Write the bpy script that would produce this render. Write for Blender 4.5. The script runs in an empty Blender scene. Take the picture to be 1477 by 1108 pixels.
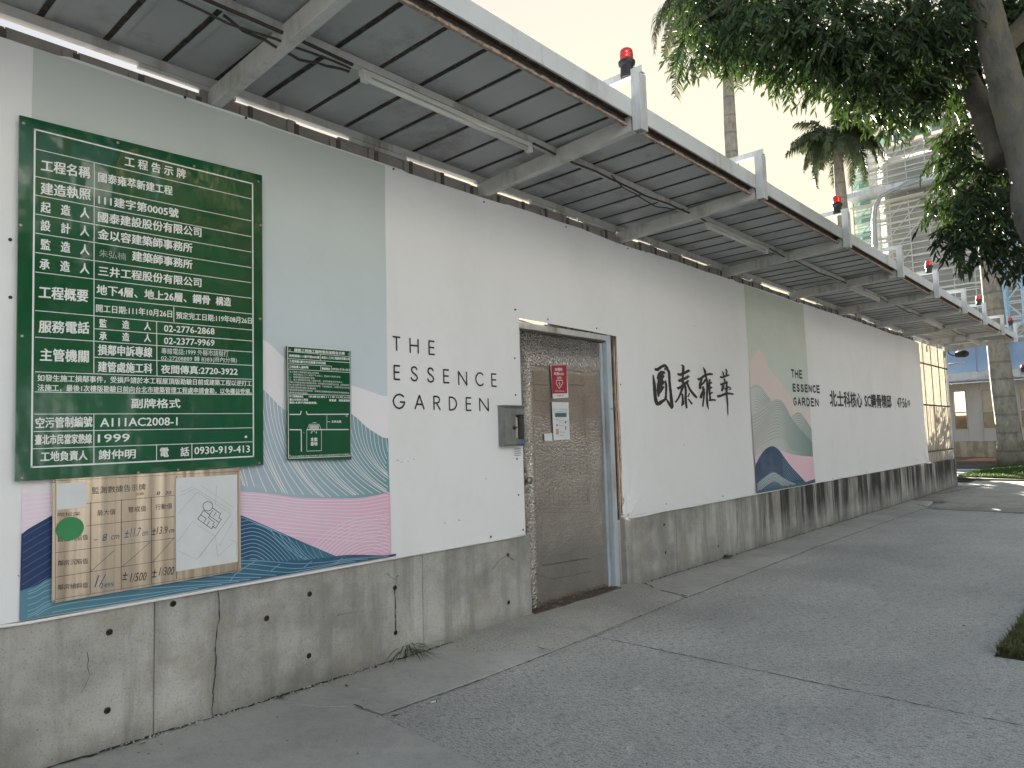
import bpy, bmesh, math, random
from mathutils import Vector, Matrix, noise
R = math.radians
random.seed(7)
S = bpy.context.scene
COL = S.collection

# ------------------------------------------------------------------ camera
H = 1.32
FPX, CX, CY = 1039.27, 738.5, 554.0
ROWS = ((0.66861483, -0.74306385, -0.02846625),      # right
        (-0.04010468, -0.07425914, 0.99643223),      # up
        (0.74252665, 0.66508773, 0.0794511))         # forward
cam = bpy.data.cameras.new('camera'); co = bpy.data.objects.new('camera', cam); COL.objects.link(co)
cam.sensor_width = 36; cam.lens = FPX / 1477 * 36; cam.clip_start = .05; cam.clip_end = 3000
r_, u_, f_ = (Vector(v) for v in ROWS)
co.matrix_world = Matrix(((r_.x, u_.x, -f_.x, 0), (r_.y, u_.y, -f_.y, 0), (r_.z, u_.z, -f_.z, H), (0, 0, 0, 1)))
S.camera = co

# ------------------------------------------------------------------ light
SUN_AZ, SUN_EL = 33.0, 13.0                            # from +X towards +Y
SKY_STRENGTH, SUN_STRENGTH, EXPOSURE, SKY_GAMMA = .088, 4.8, 3.0, .15
w = bpy.data.worlds.new('World'); S.world = w; w.use_nodes = True
nt = w.node_tree
sky = nt.nodes.new('ShaderNodeTexSky'); sky.sky_type = 'NISHITA'; sky.sun_disc = False
sky.sun_elevation = R(SUN_EL); sky.sun_rotation = R(90 - SUN_AZ)
sky.air_density = 1.0; sky.dust_density = 5.0; sky.ozone_density = 1.0
gm = nt.nodes.new('ShaderNodeGamma'); gm.inputs[1].default_value = SKY_GAMMA      # thick haze evens the whole sky out
nt.links.new(sky.outputs[0], gm.inputs[0]); hs = nt.nodes.new('ShaderNodeHueSaturation'); hs.inputs['Saturation'].default_value = 3.4
nt.links.new(gm.outputs[0], hs.inputs['Color']); nt.links.new(hs.outputs[0], nt.nodes['Background'].inputs[0])
nt.nodes['Background'].inputs[1].default_value = SKY_STRENGTH
sd = Vector((math.cos(R(SUN_EL)) * math.cos(R(SUN_AZ)), math.cos(R(SUN_EL)) * math.sin(R(SUN_AZ)), math.sin(R(SUN_EL))))
sl = bpy.data.lights.new('sun', 'SUN'); sl.energy = SUN_STRENGTH; sl.angle = R(.5); sl.color = (1, .92, .82)
so = bpy.data.objects.new('sun', sl); COL.objects.link(so); so.rotation_euler = sd.to_track_quat('Z', 'Y').to_euler()
so.location = (0, 0, 30)
S.view_settings.view_transform = 'Standard'; S.view_settings.look = 'None'
S.view_settings.exposure = EXPOSURE; S.view_settings.gamma = 1; S.view_settings.use_curve_mapping = False
S.cycles.use_denoising = True; S.cycles.max_bounces = 7; S.cycles.transparent_max_bounces = 24
S.cycles.sample_clamp_indirect = 6

# ------------------------------------------------------------------ measuring: photo pixel -> point on a real plane
def ray(x, y):
    return r_ * ((x - CX) / FPX) - u_ * ((y - CY) / FPX) + f_
D = 3.606
def W(x, y, Y=D):
    d = ray(x, y); t = Y / d.y; return d.x * t, d.z * t + H
def G(x, y, Z=0.):
    d = ray(x, y); t = (Z - H) / d.z; return d.x * t, d.y * t
def AX(x, y, X):
    d = ray(x, y); t = X / d.x; return d.y * t, d.z * t + H
def AT(x, y, dist):
    d = ray(x, y); d = d / math.hypot(d.x, d.y) * dist; return Vector((d.x, d.y, d.z + H))

# ------------------------------------------------------------------ helpers
def tag(o, label=None, cat=None, group=None, kind=None):
    if label: o['label'] = label
    if cat: o['category'] = cat
    if group: o['group'] = group
    if kind: o['kind'] = kind
    return o
def empty(name, loc=(0, 0, 0)):
    o = bpy.data.objects.new(name, None); COL.objects.link(o); o.location = loc; o.empty_display_size = .1; return o
class MB:
    def __init__(s): s.v = []; s.f = []
    def add(s, vs, fs):
        n = len(s.v); s.v += [tuple(p) for p in vs]; s.f += [tuple(i + n for i in f) for f in fs]
    def box(s, x0, x1, y0, y1, z0, z1):
        s.add([(x0, y0, z0), (x1, y0, z0), (x1, y1, z0), (x0, y1, z0), (x0, y0, z1), (x1, y0, z1), (x1, y1, z1), (x0, y1, z1)],
              [(0, 3, 2, 1), (4, 5, 6, 7), (0, 1, 5, 4), (1, 2, 6, 5), (2, 3, 7, 6), (3, 0, 4, 7)])
    def bar(s, p, q, wd, ht, up=(0, 0, 1)):                    # box beam between two points
        p, q = Vector(p), Vector(q); d = (q - p).normalized(); up = Vector(up)
        a = d.cross(up).normalized(); b = a.cross(d).normalized()
        vs = []
        for c in (p, q):
            for i, j in ((-1, -1), (1, -1), (1, 1), (-1, 1)): vs.append(c + a * wd / 2 * i + b * ht / 2 * j)
        s.add(vs, [(0, 1, 2, 3), (7, 6, 5, 4), (0, 4, 5, 1), (1, 5, 6, 2), (2, 6, 7, 3), (3, 7, 4, 0)])
    def tube(s, pts, rad, n=8, cap=True):
        pts = [Vector(p) for p in pts]; rr = rad if isinstance(rad, (list, tuple)) else [rad] * len(pts)
        base = len(s.v); prev = None
        for i, p in enumerate(pts):
            d = (pts[min(i + 1, len(pts) - 1)] - pts[max(i - 1, 0)]).normalized()
            if prev is None: a = d.orthogonal().normalized()
            else: a = (prev - d * prev.dot(d)).normalized()
            prev = a; b = d.cross(a)
            for k in range(n):
                t = 2 * math.pi * k / n; s.v.append(tuple(p + (a * math.cos(t) + b * math.sin(t)) * rr[i]))
        for i in range(len(pts) - 1):
            for k in range(n):
                k2 = (k + 1) % n; A = base + i * n
                s.f.append((A + k, A + k2, A + n + k2, A + n + k))
        if cap:
            s.f.append(tuple(base + k for k in reversed(range(n))))
            s.f.append(tuple(base + (len(pts) - 1) * n + k for k in range(n)))
    def lathe(s, prof, n=20, at=(0, 0, 0)):                     # profile (r, z)
        b = len(s.v)
        for r, z in prof:
            r = max(r, 1e-4)
            for k in range(n): t = 2 * math.pi * k / n; s.v.append((at[0] + r * math.cos(t), at[1] + r * math.sin(t), at[2] + z))
        for i in range(len(prof) - 1):
            for k in range(n): k2 = (k + 1) % n; A = b + i * n; s.f.append((A + k, A + k2, A + n + k2, A + n + k))
    def build(s, name, mat, parent=None, smooth=False, bevel=0.):
        me = bpy.data.meshes.new(name); me.from_pydata(s.v, [], s.f); me.update()
        if mat: me.materials.append(mat)
        if smooth: me.polygons.foreach_set('use_smooth', [True] * len(me.polygons))
        o = bpy.data.objects.new(name, me); COL.objects.link(o)
        if parent: o.parent = parent
        if bevel:
            m = o.modifiers.new('b', 'BEVEL'); m.width = bevel; m.segments = 2; m.limit_method = 'ANGLE'
        return o
def lin(c): 
    c = c / 255; return c / 12.92 if c <= .04045 else ((c + .055) / 1.055) ** 2.4
def rgb(r, g, b, ref=None, alb=.80):                           # photo colour -> base colour relative to white vinyl seen as 'ref'
    if ref is None: return (lin(r), lin(g), lin(b), 1)
    k = [alb / lin(v) for v in ref]
    return (min(.85, lin(r) * k[0]), min(.85, lin(g) * k[1]), min(.85, lin(b) * k[2]), 1)
class N:                                                        # tiny node helper
    def __init__(s, name):
        s.m = bpy.data.materials.new(name); s.m.use_nodes = True; s.t = s.m.node_tree; s.p = s.t.nodes['Principled BSDF']
        s.pos = s.t.nodes.new('ShaderNodeNewGeometry').outputs['Position']
    def node(s, kind, ins=None, **kw):
        n = s.t.nodes.new(kind)
        for k, v in kw.items(): setattr(n, k, v)
        for k, v in (ins or {}).items(): s.set(n.inputs[k], v)
        return n
    def set(s, sock, v):
        if isinstance(v, bpy.types.NodeSocket): s.t.links.new(v, sock)
        else: sock.default_value = v
    def mapped(s, scale=(1, 1, 1), loc=(0, 0, 0), rot=(0, 0, 0)):
        return s.node('ShaderNodeMapping', {'Vector': s.pos, 'Scale': scale, 'Location': loc, 'Rotation': rot}).outputs[0]
    def noise(s, scale, detail=4, rough=.55, vec=None, dist=0.):
        return s.node('ShaderNodeTexNoise', {'Vector': vec or s.pos, 'Scale': scale, 'Detail': detail, 'Roughness': rough, 'Distortion': dist}).outputs[0]
    def ramp(s, fac, stops):
        n = s.node('ShaderNodeValToRGB', {'Fac': fac}); e = n.color_ramp.elements
        while len(e) > 1: e.remove(e[-1])
        e[0].position = stops[0][0]; e[0].color = s.c4(stops[0][1])
        for p, c in stops[1:]:
            q = e.new(p); q.color = s.c4(c)
        return n.outputs[0]
    @staticmethod
    def c4(c): return (c, c, c, 1) if isinstance(c, (int, float)) else (tuple(c) + (1,) if len(c) == 3 else tuple(c))
    def mix(s, fac, a, b, mode='MIX'):
        n = s.node('ShaderNodeMix', data_type='RGBA', blend_type=mode)
        s.set(n.inputs[0], fac); s.set(n.inputs[6], a if isinstance(a, bpy.types.NodeSocket) else s.c4(a)); s.set(n.inputs[7], b if isinstance(b, bpy.types.NodeSocket) else s.c4(b))
        return n.outputs[2]
    def math(s, op, a, b=0., clamp=False):
        n = s.node('ShaderNodeMath', operation=op, use_clamp=clamp); s.set(n.inputs[0], a); s.set(n.inputs[1], b); return n.outputs[0]
    def bump(s, h, strength, dist=.01, normal=None):
        n = s.node('ShaderNodeBump', {'Height': h, 'Strength': strength, 'Distance': dist})
        if normal: s.set(n.inputs['Normal'], normal)
        return n.outputs[0]
    def xyz(s): return s.node('ShaderNodeSeparateXYZ', {'Vector': s.pos}).outputs
    def out(s, color=None, rough=None, metal=None, normal=None, **kw):
        if color is not None: s.set(s.p.inputs['Base Color'], color if isinstance(color, bpy.types.NodeSocket) else s.c4(color))
        if rough is not None: s.set(s.p.inputs['Roughness'], rough)
        if metal is not None: s.set(s.p.inputs['Metallic'], metal)
        if normal is not None: s.set(s.p.inputs['Normal'], normal)
        for k, v in kw.items(): s.set(s.p.inputs[k], v)
        return s.m
def plain(name, col, rough=.5, metal=0., var=.25, scale=6., bump=.0, dirt=None, spec=.5):
    n = N(name); f = n.noise(scale, 6, .6)
    d = tuple(c * (1 - var) for c in col[:3]); l = tuple(min(.95, c * (1 + var * .6)) for c in col[:3])
    c = n.ramp(f, [(.3, d), (.7, l)])
    if dirt:
        g = n.noise(scale * .6, 8, .7, n.mapped((1, 1, .25), (3, 1, 2)))
        c = n.mix(n.ramp(g, [(.52, 0), (.72, 1)]), c, dirt)
    nb = n.bump(n.noise(scale * 14, 4), bump) if bump else None
    return n.out(c, n.math('MULTIPLY_ADD', f, 0, ) if 0 else rough, metal, nb, **{'Specular IOR Level': spec})

# ------------------------------------------------------------------ materials
M = {}
REFB = (190, 194, 197)
M['vinyl'] = (lambda n: n.out(
    n.mix(n.ramp(n.noise(1.3, 8, .7, n.mapped((1, 1, .5))), [(.5, 0), (.8, .35)]), (.82, .825, .83), (.64, .63, .61)),
    .48, 0, n.bump(n.noise(2.2, 3, .5), .35, .05, n.bump(n.noise(160, 2), .12, .003))))(N('white_vinyl'))
def print_mat(name, stops, z0, z1, wob=.03, var=.06, horiz=False):
    n = N(name); X, Y, Z = n.xyz()
    v = n.node('ShaderNodeMapRange', {0: X if horiz else Z, 1: z0, 2: z1}).outputs[0]
    c = n.ramp(v, stops)
    c = n.mix(n.ramp(n.noise(2, 7, .7), [(.5, 0), (.85, .3)]), c, (.40, .40, .40))
    return n.out(c, .46, 0, n.bump(n.noise(2.2, 3, .5), .35, .05, n.bump(n.noise(160, 2), .12, .003)))
pm = print_mat
M['print_sky_a'] = pm('printed_sky_blue', [(0, rgb(196, 199, 206, REFB)), (.42, rgb(166, 179, 188, REFB)), (.7, rgb(163, 175, 179, REFB)), (1, rgb(163, 173, 169, REFB))], .62, 3.12)
M['print_sky_b'] = pm('printed_sky_sage', [(0, rgb(190, 190, 190, REFB)), (.5, rgb(170, 181, 178, REFB)), (1, rgb(166, 175, 166, REFB))], .62, 3.1)
M['print_pale'] = pm('printed_pale_lilac', [(0, rgb(196, 190, 198, REFB)), (.6, rgb(196, 196, 203, REFB)), (1, rgb(194, 197, 206, REFB))], .7, 2.0)
M['print_blush'] = pm('printed_pale_blush', [(0, rgb(188, 180, 184, REFB)), (1, rgb(188, 179, 176, REFB))], .9, 2.2)
M['print_teal'] = pm('printed_teal', [(0, rgb(140, 158, 172, REFB)), (.45, rgb(126, 150, 163, REFB)), (1, rgb(88, 128, 138, REFB))], 2.0, 2.84, horiz=True)
M['print_pink'] = pm('printed_pink', [(0, rgb(196, 182, 198, REFB)), (.5, rgb(192, 168, 190, REFB)), (1, rgb(186, 150, 172, REFB))], 1.0, 2.84, horiz=True)
M['print_pink_b'] = pm('printed_pink_far', [(0, rgb(192, 160, 176, REFB)), (1, rgb(196, 172, 184, REFB))], .7, 1.2)
M['print_navy'] = pm('printed_navy', [(0, rgb(16, 40, 82, REFB)), (.5, rgb(20, 50, 88, REFB)), (1, rgb(50, 100, 118, REFB))], 1.0, 2.5, horiz=True)
M['print_deep'] = pm('printed_deep_teal', [(0, rgb(70, 112, 130, REFB)), (.6, rgb(38, 80, 106, REFB)), (1, rgb(36, 60, 88, REFB))], .9, 2.84, horiz=True)
M['print_green'] = pm('printed_green_hill', [(0, rgb(168, 168, 168, REFB)), (.45, rgb(160, 168, 166, REFB)), (1, rgb(88, 122, 120, REFB))], 8.3, 10.1, horiz=True)
M['print_green_b'] = pm('printed_dark_green_hill', [(0, rgb(166, 172, 170, REFB)), (1, rgb(92, 122, 120, REFB))], 8.2, 9.2, horiz=True)
M['print_green_c'] = pm('printed_back_hill', [(0, rgb(170, 166, 166, REFB)), (1, rgb(92, 124, 120, REFB))], 9.3, 10.15, horiz=True)
M['print_navy_b'] = pm('printed_far_navy', [(0, rgb(36, 62, 92, REFB)), (1, rgb(34, 62, 92, REFB))], .7, 1.2)
M['print_deep_b'] = pm('printed_far_teal', [(0, rgb(52, 80, 98, REFB)), (1, rgb(84, 122, 128, REFB))], .66, .85)
M['line_light'] = plain('pale_print_line', rgb(196, 212, 218, REFB)[:3], .46, var=.08)
M['line_pink'] = plain('pink_print_line', rgb(214, 198, 216, REFB)[:3], .46, var=.08)
M['line_deep'] = plain('blue_print_line', rgb(110, 150, 170, REFB)[:3], .46, var=.1)
M['line_navy'] = plain('navy_print_line', rgb(52, 84, 120, REFB)[:3], .46, var=.1)
M['line_sage'] = plain('sage_print_line', rgb(120, 138, 138, REFB)[:3], .46, var=.1)
M['ink'] = plain('black_ink', (.022, .020, .022), .5, var=.1)
M['ink_brown'] = plain('brush_ink', (.028, .022, .020), .5, var=.1)
M['ink_grey'] = plain('thin_grey_ink', (.16, .16, .17), .5, var=.1)
M['ink_blue'] = plain('blue_marker_ink', (.06, .11, .20), .5, var=.2, scale=40)
M['white_print'] = plain('white_print', (.78, .80, .78), .4, var=.04)
M['dim_print'] = plain('worn_white_print', (.36, .42, .36), .4, var=.2, scale=60)

def sign_mat():
    n = N('green_enamel'); f = n.noise(3, 5)
    c = n.ramp(f, [(.3, (.006, .072, .028)), (.7, (.012, .105, .042))])
    c = n.mix(n.ramp(n.noise(9, 8, .75), [(.6, 0), (.75, .25)]), c, (.10, .14, .10))
    b = n.bump(n.noise(1.6, 3, .5, n.mapped((1.6, 1, .8))), .5, .055)
    b = n.bump(n.noise(7, 2, .4), .35, .008, b)
    return n.out(c, .09, 0, b, **{'Specular IOR Level': .5, 'Coat Weight': .15, 'Coat Roughness': .08})
M['sign_green'] = sign_mat()
def steel_plate():
    n = N('brushed_copper_steel'); X, Y, Z = n.xyz()
    f = n.noise(5, 3, .5, n.mapped((7, 1, .05)))
    c = n.ramp(f, [(.3, (.46, .37, .28)), (.7, (.72, .60, .47))])
    return n.out(c, .28, .8, n.bump(n.noise(1., 3, .5, n.mapped((5, 1, .1))), .8, .03, n.bump(n.noise(30, 3, .6, n.mapped((1, 1, 14))), .15, .002)))
M['plate'] = steel_plate()
def foil():
    n = N('crinkled_foil_steel'); X, Y, Z = n.xyz()
    c = n.ramp(n.noise(4, 8, .65), [(.3, (.44, .40, .36)), (.7, (.60, .56, .51))])
    c = n.mix(n.ramp(n.noise(42, 6, .6, n.mapped((1, 1, .55))), [(.66, 0), (.73, .7)]), c, (.07, .06, .055))
    cr = n.node('ShaderNodeTexVoronoi', {'Vector': n.pos, 'Scale': 34.}, feature='DISTANCE_TO_EDGE').outputs[0]
    top = n.node('ShaderNodeMapRange', {0: Z, 1: 1.86, 2: 2.12}).outputs[0]
    edge = n.node('ShaderNodeMapRange', {0: X, 1: 4.34, 2: 4.19}).outputs[0]
    k = n.math('ADD', n.math('MAXIMUM', top, edge), .09, True)
    hn = n.math('ADD', n.math('MULTIPLY', cr, 1.2), n.noise(24, 6, .7, dist=1.2))
    b = n.node('ShaderNodeBump', {'Height': hn, 'Strength': k, 'Distance': .05}).outputs[0]
    b = n.bump(n.noise(3.4, 4), .25, .02, b)
    return n.out(c, .17, .88, b)
M['foil'] = foil()
M['foil_line'] = plain('door_emboss_line', (.42, .38, .33), .2, .9, var=.3, scale=40)
M['foil_dark'] = plain('door_scratch_line', (.15, .13, .12), .5, .3, var=.3, scale=40)

def concrete(name, base=(.41, .40, .375), stain=False, streak=.62):
    n = N(name); X, Y, Z = n.xyz()
    big = n.noise(1.1, 9, .65); c = n.ramp(big, [(.38, tuple(v * .6 for v in base)), (.5, base), (.64, tuple(v * 1.3 for v in base))])
    st = n.noise(5.5, 7, .65, n.mapped((1, 1, .10)))
    c = n.mix(n.ramp(st, [(.47, 0), (.62, streak)]), c, tuple(v * .52 for v in base))
    c = n.mix(n.ramp(n.noise(2.3, 8, .7, n.mapped((1, 1, 1), (5, 2, 9))), [(.52, 0), (.64, .55)]), c, (base[0] * .72, base[1] * .70, base[2] * .58))
    c = n.mix(n.ramp(n.node('ShaderNodeTexVoronoi', {'Vector': n.pos, 'Scale': 11.}).outputs[0], [(.022, .8), (.05, 0)]), c, tuple(v * .30 for v in base))
    c = n.mix(n.ramp(n.noise(120, 3, .7), [(.56, 0), (.64, .5)]), c, tuple(v * .4 for v in base))
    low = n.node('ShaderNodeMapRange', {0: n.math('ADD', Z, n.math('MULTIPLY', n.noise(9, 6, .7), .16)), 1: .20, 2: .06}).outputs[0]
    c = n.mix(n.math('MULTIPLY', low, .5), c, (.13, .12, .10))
    if stain:
        g = n.noise(4.6, 7, .68, n.mapped((1, 1, .05), (2, 0, 0)))
        g2 = n.noise(.55, 3, .6, n.mapped((1, 1, .02), (8, 0, 0)))
        mask = n.math('MULTIPLY', n.ramp(g, [(.44, 0), (.52, 1)]), n.ramp(g2, [(.34, 0), (.46, 1)]))
        zz = n.node('ShaderNodeMapRange', {0: n.math('ADD', Z, n.math('MULTIPLY', n.noise(10, 5, .6, n.mapped((1, 1, .15))), .7)), 1: .35, 2: .75}).outputs[0]
        xx = n.node('ShaderNodeMapRange', {0: X, 1: 7.4, 2: 9.0}).outputs[0]
        mask = n.math('MULTIPLY', n.math('MULTIPLY', mask, zz), n.math('MULTIPLY', xx, .93))
        c = n.mix(mask, c, (.028, .026, .024))
    h = n.math('ADD', n.math('MULTIPLY', n.noise(14, 8, .7), .6), n.math('MULTIPLY', n.noise(150, 3, .6), .3))
    return n.out(c, .86, 0, n.bump(h, .45, .012), **{'Specular IOR Level': .3})
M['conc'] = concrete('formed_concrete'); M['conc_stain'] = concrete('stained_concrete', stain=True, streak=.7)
M['conc_far'] = concrete('old_far_concrete', (.42, .36, .28))
def ground_mat(name, base, grain, streakrot=0., stretch=(60, 9, 1), kb=.5, spots=.5):
    n = N(name)
    c = n.ramp(n.noise(.55, 8, .65), [(.36, tuple(v * .74 for v in base)), (.64, tuple(v * 1.16 for v in base))])
    br = n.noise(1., 5, .65, n.mapped(stretch, rot=(0, 0, streakrot)))
    c = n.mix(n.ramp(br, [(.50, 0), (.60, grain)]), c, tuple(v * .38 for v in base))
    sp = n.noise(95, 4, .8)
    c = n.mix(n.ramp(sp, [(.50, 0), (.60, spots)]), c, tuple(v * .36 for v in base))
    c = n.mix(n.ramp(n.noise(110, 3, .75, n.mapped((1, 1, 1), (4, 4, 0))), [(.55, 0), (.64, spots * .8)]), c, tuple(min(.7, v * 1.9) for v in base))
    c = n.mix(n.ramp(n.noise(3.1, 8, .7, n.mapped((1, 1, 1), (7, 1, 0))), [(.56, 0), (.66, .5)]), c, tuple(v * .62 for v in base))
    h = n.math('ADD', n.math('MULTIPLY', br, .9), n.math('MULTIPLY', sp, .6))
    return n.out(c, .88, 0, n.bump(h, kb, .008), **{'Specular IOR Level': .25})
M['pave'] = ground_mat('broomed_dark_concrete', (.58, .56, .52), .85, 0, (110, 22, 1), 1.0, .85)
M['apron'] = ground_mat('light_smooth_concrete', (.50, .48, .44), .15, 0, (20, 12, 1), .25, .22)
M['rough_apron'] = ground_mat('exposed_aggregate_concrete', (.53, .505, .45), .25, .4, (55, 50, 1), 1.0, .7)
M['tile'] = ground_mat('pale_paver', (.36, .35, .32), .2, 0, (14, 14, 1), .3, .25)
M['asphalt'] = ground_mat('asphalt', (.06, .06, .062), .3, 0, (40, 40, 1), .6, .5)
M['brick_pave'] = ground_mat('red_pavers', (.20, .12, .10), .2, 0, (14, 14, 1), .3, .25)
M['orange_pave'] = ground_mat('orange_pavers', (.42, .24, .14), .2, 0, (14, 14, 1), .3, .25)
M['site'] = ground_mat('pale_gritty_ground', (.36, .36, .36), .2, 0, (6, 6, 1), .5, .3)
M['soil'] = ground_mat('dark_bed_soil', (.10, .085, .06), .2, 0, (6, 6, 1), .5, .3)
M['road_paint'] = plain('road_paint', (.72, .72, .70), .6, var=.1, scale=3)
M['gap'] = plain('dark_gap', (.018, .016, .014), .95, var=.3, scale=60)
M['crack'] = plain('crack_dark', (.045, .040, .035), .95, var=.4, scale=60)
M['white_steel'] = plain('white_painted_steel', (.60, .62, .62), .42, var=.06, scale=5, dirt=(.34, .32, .28))
M['grey_steel'] = plain('greyed_painted_steel', (.52, .52, .50), .5, var=.12, scale=7, dirt=(.20, .17, .14))
M['bluish_steel'] = plain('pale_blue_door_frame', (.44, .50, .55), .4, var=.08, scale=7, dirt=(.28, .27, .26))
M['roof_under'] = plain('roof_underside_grey', (.36, .38, .385), .5, var=.10, scale=2.5, dirt=(.17, .17, .16))
M['rust'] = plain('rusted_steel', (.15, .085, .05), .85, var=.6, scale=30, bump=.5, dirt=(.36, .28, .20))
M['rust_edge'] = plain('flaking_rusty_edge', (.42, .32, .25), .85, var=.5, scale=45, bump=.5, dirt=(.12, .06, .04))
M['rib_steel'] = plain('dark_rib_steel', (.10, .085, .075), .7, var=.3, scale=20)
M['hoard'] = plain('beige_hoarding_steel', (.30, .275, .25), .6, var=.15, scale=8)
M['dirty_seam'] = plain('grimy_seam', (.030, .026, .022), .9, var=.6, scale=60, dirt=(.14, .10, .07))
M['wood'] = plain('weathered_wood', (.10, .07, .05), .8, var=.5, scale=25, bump=.6, dirt=(.30, .25, .20))
M['black'] = plain('black_plastic', (.018, .018, .02), .45, var=.2)
M['cable'] = plain('dusty_cable', (.055, .045, .04), .7, var=.4, scale=30)
M['tube_white'] = plain('tube_plastic', (.62, .62, .58), .4, var=.05)
M['box_grey'] = plain('grey_cast_box', (.22, .23, .22), .45, .2, var=.2, scale=14, dirt=(.12, .11, .10))
M['cream'] = plain('cream_plastic', (.50, .48, .38), .5, var=.1)
M['bolt'] = plain('dark_screw', (.04, .04, .04), .5, .5, var=.3)
M['steel_screw'] = plain('steel_screw', (.35, .33, .30), .35, .8, var=.3)
M['red_poster'] = plain('red_poster', (.36, .018, .035), .4, var=.1)
M['paper'] = plain('white_paper', (.68, .70, .71), .6, var=.05, scale=12)
M['map_line'] = plain('map_grey_line', (.36, .37, .38), .6, var=.2)
M['poster_green'] = plain('poster_green', (.05, .13, .12), .5, var=.1)
M['poster_orange'] = plain('poster_orange', (.55, .30, .16), .5, var=.1)
M['sticker'] = plain('green_sticker', (.035, .26, .09), .45, var=.12, scale=8)
M['blue_label'] = plain('blue_label', (.08, .13, .40), .5, var=.1)
M['butt'] = plain('paper_white', (.7, .68, .64), .7, var=.1)
M['dry_leaf'] = plain('dry_leaf', (.13, .10, .05), .8, var=.3, scale=50)
M['concrete_core'] = plain('grey_formwork', (.40, .385, .34), .8, var=.3, scale=.35)
M['scaf_pole'] = plain('scaffold_pole', (.58, .58, .52), .5, var=.1)
M['brown_rebar'] = plain('brown_steel_columns', (.30, .19, .12), .8, var=.2, scale=1)
M['blue_col'] = plain('pale_blue_mast', (.28, .42, .52), .5, var=.1, scale=1)
M['far_panel'] = plain('far_white_hoarding', (.56, .55, .53), .5, var=.07, scale=.8, dirt=(.46, .45, .42))
M['far_groove'] = plain('far_panel_groove', (.2, .19, .18), .6)
M['poster_red'] = plain('far_red_print', (.6, .12, .10), .5)
M['poster_dark'] = plain('far_dark_print', (.14, .09, .12), .5)
M['lamp_steel'] = plain('galvanised_lamp_post', (.36, .40, .43), .4, .3, var=.1, scale=3)
def red_lens():
    n = N('red_beacon_lens'); return n.out(n.ramp(n.noise(20), [(.3, (.5, .012, .012)), (.7, (.72, .03, .025))]), .22, 0, None, **{'Transmission Weight': .25, 'Coat Weight': .4})
M['red_lens'] = red_lens()
def trans_mix(name, c1, c2, tr, scale=1., rough=.5, transp=0., tcol=None):
    n = N(name); c = n.ramp(n.noise(scale, 5, .6), [(.3, c1), (.7, c2)])
    n.out(c, rough)
    t = n.node('ShaderNodeBsdfTranslucent'); n.set(t.inputs[0], n.c4(tcol) if tcol else c)
    m = n.node('ShaderNodeMixShader'); m.inputs[0].default_value = tr
    n.t.links.new(n.p.outputs[0], m.inputs[1]); n.t.links.new(t.outputs[0], m.inputs[2]); o = m.outputs[0]
    if transp:
        tp = n.node('ShaderNodeBsdfTransparent'); m2 = n.node('ShaderNodeMixShader'); m2.inputs[0].default_value = transp
        n.t.links.new(o, m2.inputs[1]); n.t.links.new(tp.outputs[0], m2.inputs[2]); o = m2.outputs[0]
    n.t.links.new(o, n.t.nodes['Material Output'].inputs[0]); return n.m
M['leaf'] = trans_mix('glossy_tree_leaf', (.008, .020, .006), (.034, .066, .018), .12, 3.2, .52, tcol=(.07, .13, .02))
M['leaf_small'] = trans_mix('weed_leaf', (.03, .07, .02), (.07, .12, .03), .2, 20, .5)
M['grass'] = trans_mix('short_grass_blades', (.035, .075, .018), (.09, .15, .035), .3, 4, .6)
M['grass_dry'] = trans_mix('worn_grass_blades', (.08, .10, .03), (.18, .17, .08), .25, 4, .6)
M['frond'] = trans_mix('palm_frond_leaf', (.04, .06, .025), (.09, .11, .045), .2, 2, .5)
M['hedge'] = trans_mix('hedge_leaf', (.10, .14, .03), (.22, .24, .05), .45, 3, .6)
M['net'] = trans_mix('grey_debris_net', (.50, .49, .44), (.62, .60, .53), .4, .25, .8, .24)
M['net_green'] = trans_mix('green_debris_net', (.14, .26, .21), (.22, .36, .30), .3, .4, .8, .35)
M['warm_pane'] = trans_mix('sunlit_film_pane', (.55, .46, .30), (.7, .58, .38), .7, 3, .3, .45)
M['net_blue'] = trans_mix('blue_mesh_fence', (.16, .24, .36), (.22, .31, .43), .2, 1., .8)
M['gold'] = trans_mix('aged_translucent_corrugated_sheet', (.26, .23, .18), (.48, .42, .32), .42, 6, .5, .22)
def bark(name, a, b, ring=0.):
    n = N(name); f = n.noise(6, 9, .7, n.mapped((1, 1, .5)))
    c = n.ramp(f, [(.3, a), (.7, b)])
    c = n.mix(n.ramp(n.noise(7, 7, .7, n.mapped((1, 1, .6), (3, 3, 3))), [(.5, 0), (.60, .7)]), c, (a[0] * 2.4, a[1] * 2.4, a[2] * 1.7))
    h = f
    if ring:
        wv = n.node('ShaderNodeTexWave', {'Vector': n.pos, 'Scale': ring, 'Distortion': 1.5, 'Detail': 3.}, bands_direction='Z').outputs[1]
        c = n.mix(n.ramp(wv, [(.0, .45), (.06, 0)]), c, tuple(v * .5 for v in a)); h = n.math('ADD', f, wv)
    return n.out(c, .85, 0, n.bump(n.noise(38, 6, .7, n.mapped((1, 1, .45))), .6, .012, n.bump(h, .8, .035)))
M['bark'] = bark('grey_green_bark', (.06, .055, .047), (.18, .17, .148))
M['bark_dark'] = bark('dark_limb_bark', (.05, .042, .034), (.10, .088, .072))
M['palm_bark'] = bark('ringed_palm_bark', (.16, .145, .12), (.40, .36, .32), .55)
M['palm_green'] = plain('green_crownshaft', (.10, .14, .06), .5, var=.2, scale=2)
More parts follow.
